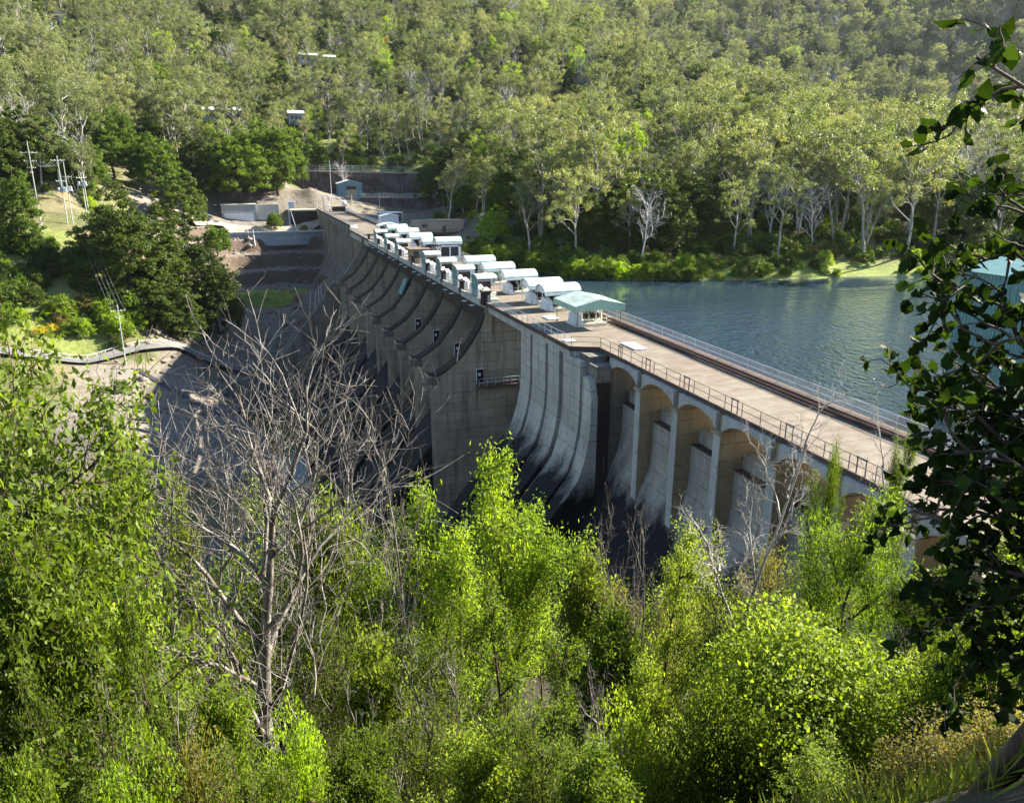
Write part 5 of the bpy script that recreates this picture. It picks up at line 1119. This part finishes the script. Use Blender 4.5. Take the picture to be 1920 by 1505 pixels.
for a_ in (
 ('broad', -80, 622, 15.5, 270, 'large glossy leafed tree filling the left edge of the foreground'),
 ('broadB', 190, 790, 17.5, 135, 'leafy tree in front of the bare bench, right neighbour of the big left tree'),
 ('broadB', 325, 915, 21, 90, 'leafy tree behind the left arching limbs of the dead tree'),
 ('small', 50, 1010, 13, 150, 'dark leaved tree below the big glossy tree at the left edge'),
 ('bare', 462, 592, 19.0, 320, 'tall leafless grey tree with many upright forking limbs in front of the spillway'),
 ('bareS', 690, 700, 24, 95, 'smaller bare grey tree right behind the tall leafless tree'),
 ('bareS', 300, 750, 21, 110, 'bare twiggy tree left behind the tall leafless tree'),
 ('thin', 450, 940, 26, 110, 'thin leaved green tree seen between the bare limbs'),
 ('small', 600, 930, 25, 95, 'small leaved dark green tree right of the bare trunk'),
 ('lime', 775, 915, 27, 105, 'yellow green feathery tree, left half of the bright pair'),
 ('lime', 925, 855, 28, 110, 'brightest yellow green tree rising in front of the stained spillway wall'),
 ('lime', 1010, 960, 28, 100, 'lower yellow green tree leaning right of the brightest one'),
 ('lime', 700, 1040, 24, 90, 'yellow green tree behind the long dark curved limbs'),
 ('lime', 855, 985, 25, 100, 'yellow green tree below and between the bright pair'),
 ('small', 1110, 1045, 27, 85, 'rounded green tree in front of the black spillway apron'),
 ('olive', 1195, 1095, 24, 85, 'scrubby olive tree below the dead twigs by the apron'),
 ('broadB', 1305, 985, 27, 90, 'dark leafed small tree in front of the arch piers'),
 ('olive', 1400, 1040, 29, 85, 'dry brownish scrub tree at the foot of the arch piers'),
 ('olive', 1480, 1015, 24, 85, 'brown green scrub tree left of the feathery green one'),
 ('feather', 1620, 950, 17, 110, 'vivid feathery green tree on a dark stem below the deck'),
 ('feather', 1745, 1070, 16, 90, 'second feathery green tree behind the near branches'),
 ('feather', 1560, 850, 22, 34, 'small feathery green sprig reaching up to the deck edge'),
 ('feather', 1700, 800, 21, 26, 'slim feathery green sapling standing against the railing'),
 ('bareW', 1520, 700, 23, 85, 'leafless pale tree with fine twigs crossing the arches'),
 ('bareW', 1680, 745, 22, 60, 'white twiggy leafless tree in front of the water'),
 ('bareS', 1185, 920, 22, 70, 'dead forked trunk with pale twigs against the black apron'),
 ('bareW', 1340, 945, 25, 95, 'leaning dead branch with fans of white twigs before the piers'),
 ('column', 925, 1110, 16, 85, 'vine clad narrow tree, left of the two green columns'),
 ('column', 1050, 1200, 15, 85, 'vine clad narrow tree, right of the two green columns'),
 ('thin', 820, 1130, 19, 85, 'thin tree behind the left green column'),
 ('small', 1150, 1150, 19, 100, 'leafy green tree in the middle of the slope'),
 ('column', 1270, 1050, 20, 60, 'ivy wrapped leaning trunk under the dead twigs'),
 ('thin', 1345, 1110, 20, 95, 'thin leafy tree behind the great vine mound'),
 ('mound', 1520, 1195, 12.5, 215, 'great rounded mound of vines over a shrub at lower right', S_),
 ('mound', 1365, 1320, 11, 110, 'vine covered shrub at the left foot of the great mound', S_),
 ('broadB', 1730, 1215, 14, 110, 'leafy tree behind the right side of the great mound'),
 ('mound', 1870, 1190, 12, 120, 'vine covered shrub at the right edge under the near branches', S_),
 ('moundO', 1790, 1390, 9.5, 105, 'dry tangled scrub at the lower right corner', S_),
 ('moundO', 1900, 1350, 9, 90, 'straw coloured scrub at the right end of the lower edge', S_),
 ('small', 1215, 1250, 14, 85, 'leafy tree between the green columns and the vine mound'),
 ('moundL', 1170, 1330, 12, 90, 'bright leafed low shrub right of the green columns', S_),
 ('mound2', 1270, 1370, 10.5, 85, 'dark leafed shrub at the bottom below the vine mound', S_),
 ('thin', 1020, 1340, 10, 100, 'thin leafed sapling at the foot of the green columns'),
 ('small', 700, 1200, 16, 105, 'leafy tree behind the low curved limbs'),
 ('thin', 790, 1300, 12, 105, 'thin green tree right of the bare tree foot'),
 ('moundL', 550, 1350, 13, 85, 'vivid green bush at the foot of the tall leafless tree', S_),
 ('small', 670, 1385, 10.5, 100, 'thin low sapling in front of the bare tree'),
 ('thin', 625, 1130, 21, 85, 'thin green tree in the shade right of the bare trunk'),
 ('thin', 375, 1130, 21, 80, 'thin green tree in the shade left of the bare trunk'),
 ('small', 175, 1085, 14.5, 125, 'shaded green tree on the left slope'),
 ('thin', 300, 1230, 14, 85, 'shaded thin tree on the left slope'),
 ('small', 410, 1290, 14, 75, 'small leafed tree left of the bare tree foot'),
 ('broadB', 60, 1240, 12, 110, 'dark leafed tree at the lower left'),
 ('thin', 170, 1370, 10, 110, 'dark green sapling at the bottom left'),
 ('moundL', 235, 1425, 9.5, 110, 'sunlit yellow green shrub at the bottom left', S_),
 ('moundO', 345, 1405, 10, 85, 'straw coloured tangle beside the sunlit shrub at the bottom left', S_),
 ('thin', 460, 1405, 9.5, 95, 'low thin sapling at the bottom below the bare tree'),
 ('small', 900, 1385, 10, 110, 'leafy sapling at the bottom below the left green column'),
 ('small', 1120, 1410, 9, 110, 'low thin sapling at the bottom centre right'),
 ('broadB', 1540, 1400, 9.5, 120, 'dark leafed sapling at the bottom below the vine mound'),
 ('small', 30, 1430, 9, 75, 'dark low sapling in the bottom left corner'),
 ('column', 240, 1120, 11, 45, 'slender dark stemmed sapling at lower left'),
 ('bareS', 820, 1170, 15, 95, 'dry leafless shrub with pale twigs beside the left green column'), ('bareS', 1125, 1250, 11, 90, 'dry leafless shrub between the green columns and the vine mound'), ('bareS', 1655, 1150, 13.5, 80, 'dry leafless stems poking out above the great mound'), ('bareS', 700, 1270, 13, 90, 'dry fork of dead wood in front of the bare tree'), ('bareS', 250, 1230, 12, 80, 'dry leafless stems on the shaded left slope'),
 ('broadB', 560, 1060, 33, 90, 'dark tree deep on the slope behind the bare trunk'), ('small', 680, 1085, 33, 90, 'dark small leaved tree deep on the slope left of the yellow green trees'),
 ('small', 840, 1110, 34, 90, 'green tree deep on the slope under the yellow green trees'), ('broadB', 1000, 1100, 33, 90, 'dark tree deep on the slope under the brightest tree'),
 ('thin', 1130, 1120, 33, 90, 'thin tree deep on the slope below the apron'), ('small', 1260, 1120, 33, 85, 'small tree deep on the slope below the apron, further right'), ('broadB', 1400, 1140, 32, 90, 'dark tree deep on the slope under the arch piers'), ('small', 1560, 1130, 30, 90, 'small leaved tree deep on the slope under the nearest piers'), ('broadB', 300, 1010, 32, 90, 'dark tree deep on the slope behind the left limbs')):
    nr(*a_)
for (x, y, k, s, lab) in ((13.5, 3.5, 'broad', 1.1, 'tall leafy tree just beyond the right edge of the view'), (18, 9, 'broadB', 1.3, 'leafy tree on the slope beyond the right edge, lower down'), (23, 15, 'small', 1.5, 'small leaved tree near the dam end beyond the right edge')):  # out of view, added to shade the foreground slope
    tm, cm = NP[k]; r = empty('tree', (x, y, Hs(x, y) - .2), lab, 'tree'); r.scale = (s, s, s); link('trunk', tm, r); link('crown', cm, r)

# grass on the slope below the viewpoint, uncountable
def grass_patch():
    r = np.random.RandomState(77); n = 60000; x = r.uniform(-16, 20, n); y = r.uniform(3, 34, n); z = H(x, y)
    P = np.column_stack([x, y, z - .03]); D = unit(np.column_stack([r.normal(0, .45, (n, 2)), np.full(n, 1.0)]))
    v, f = leaves(r, P, D, .38, .05, .1); o = link('slope_grass', mesh_quads('slope_grass', v, f, M['grass'])); tag(o, 'grass and litter on the slope under the foreground trees', kind='stuff')
grass_patch()

# the near tree whose branches reach in from the right
nt = empty('overhanging_tree', (6.2, 4.2, Hs(6.2, 4.2)), 'broad leafed dark tree reaching in from the right edge, very near', 'tree')
o_nt = np.array(nt.location)
def limb(pts):
    return np.array([atD(*p) for p in pts]) - o_nt
base_ = np.array([0, 0, -.3]); fork = atD(2120, 1150, 5.2); fork = np.array(fork) - o_nt
def resample(P, k):
    P = np.array(P); s = np.concatenate([[0], np.cumsum(np.linalg.norm(np.diff(P, axis=0), axis=1))]); t = np.linspace(0, s[-1], k + 1)
    return np.stack([np.interp(t, s, P[:, i]) for i in range(3)], 1)
limbs = [
    [(2120, 1150, 5.2), (2010, 950, 5.0), (1900, 830, 4.8), (1790, 760, 4.7), (1745, 760, 4.6)],
    [(2120, 1150, 5.2), (2000, 800, 5.0), (1900, 600, 4.9), (1820, 530, 4.8), (1770, 560, 4.7)],
    [(2120, 1150, 5.2), (1990, 1030, 4.9), (1880, 980, 4.8), (1800, 960, 4.7), (1740, 985, 4.7)],
    [(2120, 1150, 5.2), (2000, 1120, 4.9), (1900, 1120, 4.7), (1830, 1130, 4.7), (1790, 1150, 4.6)],
    [(2120, 1150, 5.2), (2050, 700, 5.0), (1980, 480, 4.9), (1900, 370, 4.8), (1850, 350, 4.8)],
    [(2120, 1150, 5.2), (2080, 500, 4.6), (2000, 250, 4.3), (1920, 165, 4.1), (1880, 120, 4.0), (1850, 110, 4.0)],
    [(2120, 1150, 5.2), (2010, 700, 4.7), (1930, 640, 4.6), (1860, 640, 4.5), (1790, 620, 4.5)],
    [(2120, 1150, 5.2), (2020, 1000, 4.4), (1940, 900, 4.3), (1860, 850, 4.3), (1800, 850, 4.2)],
    [(2120, 1150, 5.2), (2040, 1200, 4.7), (1950, 1230, 4.6), (1880, 1240, 4.5), (1820, 1230, 4.5)],
    [(2120, 1150, 5.2), (2040, 750, 4.9), (1960, 500, 4.9), (1890, 470, 4.8), (1820, 480, 4.8)],
    [(2120, 1150, 5.2), (2000, 980, 4.6), (1900, 900, 4.5), (1820, 900, 4.5), (1770, 930, 4.5)],
    [(2120, 1150, 5.2), (2010, 1080, 4.5), (1930, 1060, 4.4), (1860, 1060, 4.4), (1790, 1080, 4.4)],
    [(2120, 1150, 5.2), (2020, 850, 4.9), (1940, 760, 4.8), (1870, 790, 4.8), (1800, 840, 4.8)],
    [(2120, 1150, 5.2), (2030, 820, 5.1), (1960, 700, 5.0), (1900, 720, 5.0), (1840, 760, 5.0)],
    [(2120, 1150, 5.2), (2020, 900, 5.3), (1920, 760, 5.3), (1850, 700, 5.2), (1800, 690, 5.2)],
]
PL = np.stack([resample(limb(l), 12) for l in limbs]); r9 = np.random.RandomState(99); PL[:, 1:] += r9.normal(0, .025, PL[:, 1:].shape)
Ls = np.full(len(PL), 1.0)
p, d, L_, t = spawn(r9, PL, 11, .35, 1.0, .8, Ls, .33); PA = walk(r9, p, d, L_, 5, .2, -.02)
p, d, L2_, t = spawn(r9, PA, 5, .25, 1.0, .75, L_, .42); PB = walk(r9, p, d, L2_, 4, .22, -.02)
sparse = np.ones(len(PL)); 
tr = resample(np.array([base_, base_ + (fork - base_) * .5 + np.array([.3, .1, 0]), fork]), 6)[None]
vw, fw = merge([tubes(tr, np.array([.13]), np.array([.08]), 9), tubes(PL, np.full(len(PL), .035), np.full(len(PL), .006), 6), tubes(PA, np.full(len(PA), .008), np.full(len(PA), .003), 4), tubes(PB, np.full(len(PB), .004), np.full(len(PB), .002), 3)])
link('trunk', mesh_quads('overhang_trunk', vw, fw, M['bark_brown'], True), nt)
# lobed leaves: ten sided blades, curled
def big_leaves(r, P, D, L):
    n = len(P); D = unit(D); q = unit(np.cross(D, r.normal(size=(n, 3)) + np.array([0, 0, .8]))); nn = np.cross(D, q); L = (L * r.uniform(.6, 1.25, n))[:, None]
    out = [(0, 0), (.10, .17), (.27, .31), (.42, .28), (.58, .33), (.78, .17), (1.0, 0), (.78, -.17), (.58, -.33), (.42, -.28), (.27, -.31), (.10, -.17)]
    curl = r.uniform(-.45, .5, (n, 1)); V = [P + D * L * 0.0]
    V = [P + D * L * a + q * L * b * .95 + nn * L * (curl * a * a + .5 * abs(b)) for a, b in out]
    V = np.stack(V, 1); base = np.arange(n)[:, None] * 12
    Fq = np.concatenate([base + np.array([[0, 1, 11, 0]])[:, :3], base + 0][:1])
    quads = [(1, 2, 10, 11), (2, 3, 9, 10), (3, 4, 8, 9), (4, 5, 7, 8)]
    F4 = np.concatenate([base + np.array([qd]) for qd in quads] + [base + np.array([(0, 1, 11, 11)]), base + np.array([(5, 6, 7, 7)])])
    return V.reshape(-1, 3), F4
m = len(PB); k = 5; T = r9.uniform(.2, 1, (m, k)) * 4; i = np.clip(T.astype(int), 0, 3); u = (T - i)[..., None]; I = np.arange(m)[:, None]
pos = (PB[I, i] * (1 - u) + PB[I, i + 1] * u).reshape(-1, 3); D = unit(unit(PB[I, i + 1] - PB[I, i]).reshape(-1, 3) * .5 + r9.normal(size=(m * k, 3)) * .7 + np.array([0, 0, -.35]))
vl, fl = big_leaves(r9, pos, D, .085)
tri = fl[:, 2] == fl[:, 3]
mb_ = bpy.data.meshes.new('overhang_crown'); mb_.from_pydata(vl.tolist(), [], [tuple(f[:3]) if t_ else tuple(f) for f, t_ in zip(fl.tolist(), tri)]); mb_.update(); mb_.polygons.foreach_set('use_smooth', np.ones(len(mb_.polygons), bool)); mb_.materials.append(M['leaf_sil'])
link('crown', mb_, nt)

# ------------------------------------------------------------------ air: even haze round the whole valley

hm = bpy.data.materials.new('valley_haze'); hm.use_nodes = True; hn = hm.node_tree
for q in list(hn.nodes):
    if q.type == 'BSDF_PRINCIPLED': hn.nodes.remove(q)
pv = hn.nodes.new('ShaderNodeVolumePrincipled'); pv.inputs['Color'].default_value = (.85, .93, 1, 1); pv.inputs['Density'].default_value = .00002; pv.inputs['Anisotropy'].default_value = .3
hn.links.new(pv.outputs[0], [x for x in hn.nodes if x.type == 'OUTPUT_MATERIAL'][0].inputs['Volume'])
hz = MB().box(-740, 1540, -140, 1540, -80, 420).build('haze', hm); tag(hz, 'thin blue haze in the valley air', kind='stuff')
scene.cycles.volume_bounces = 0
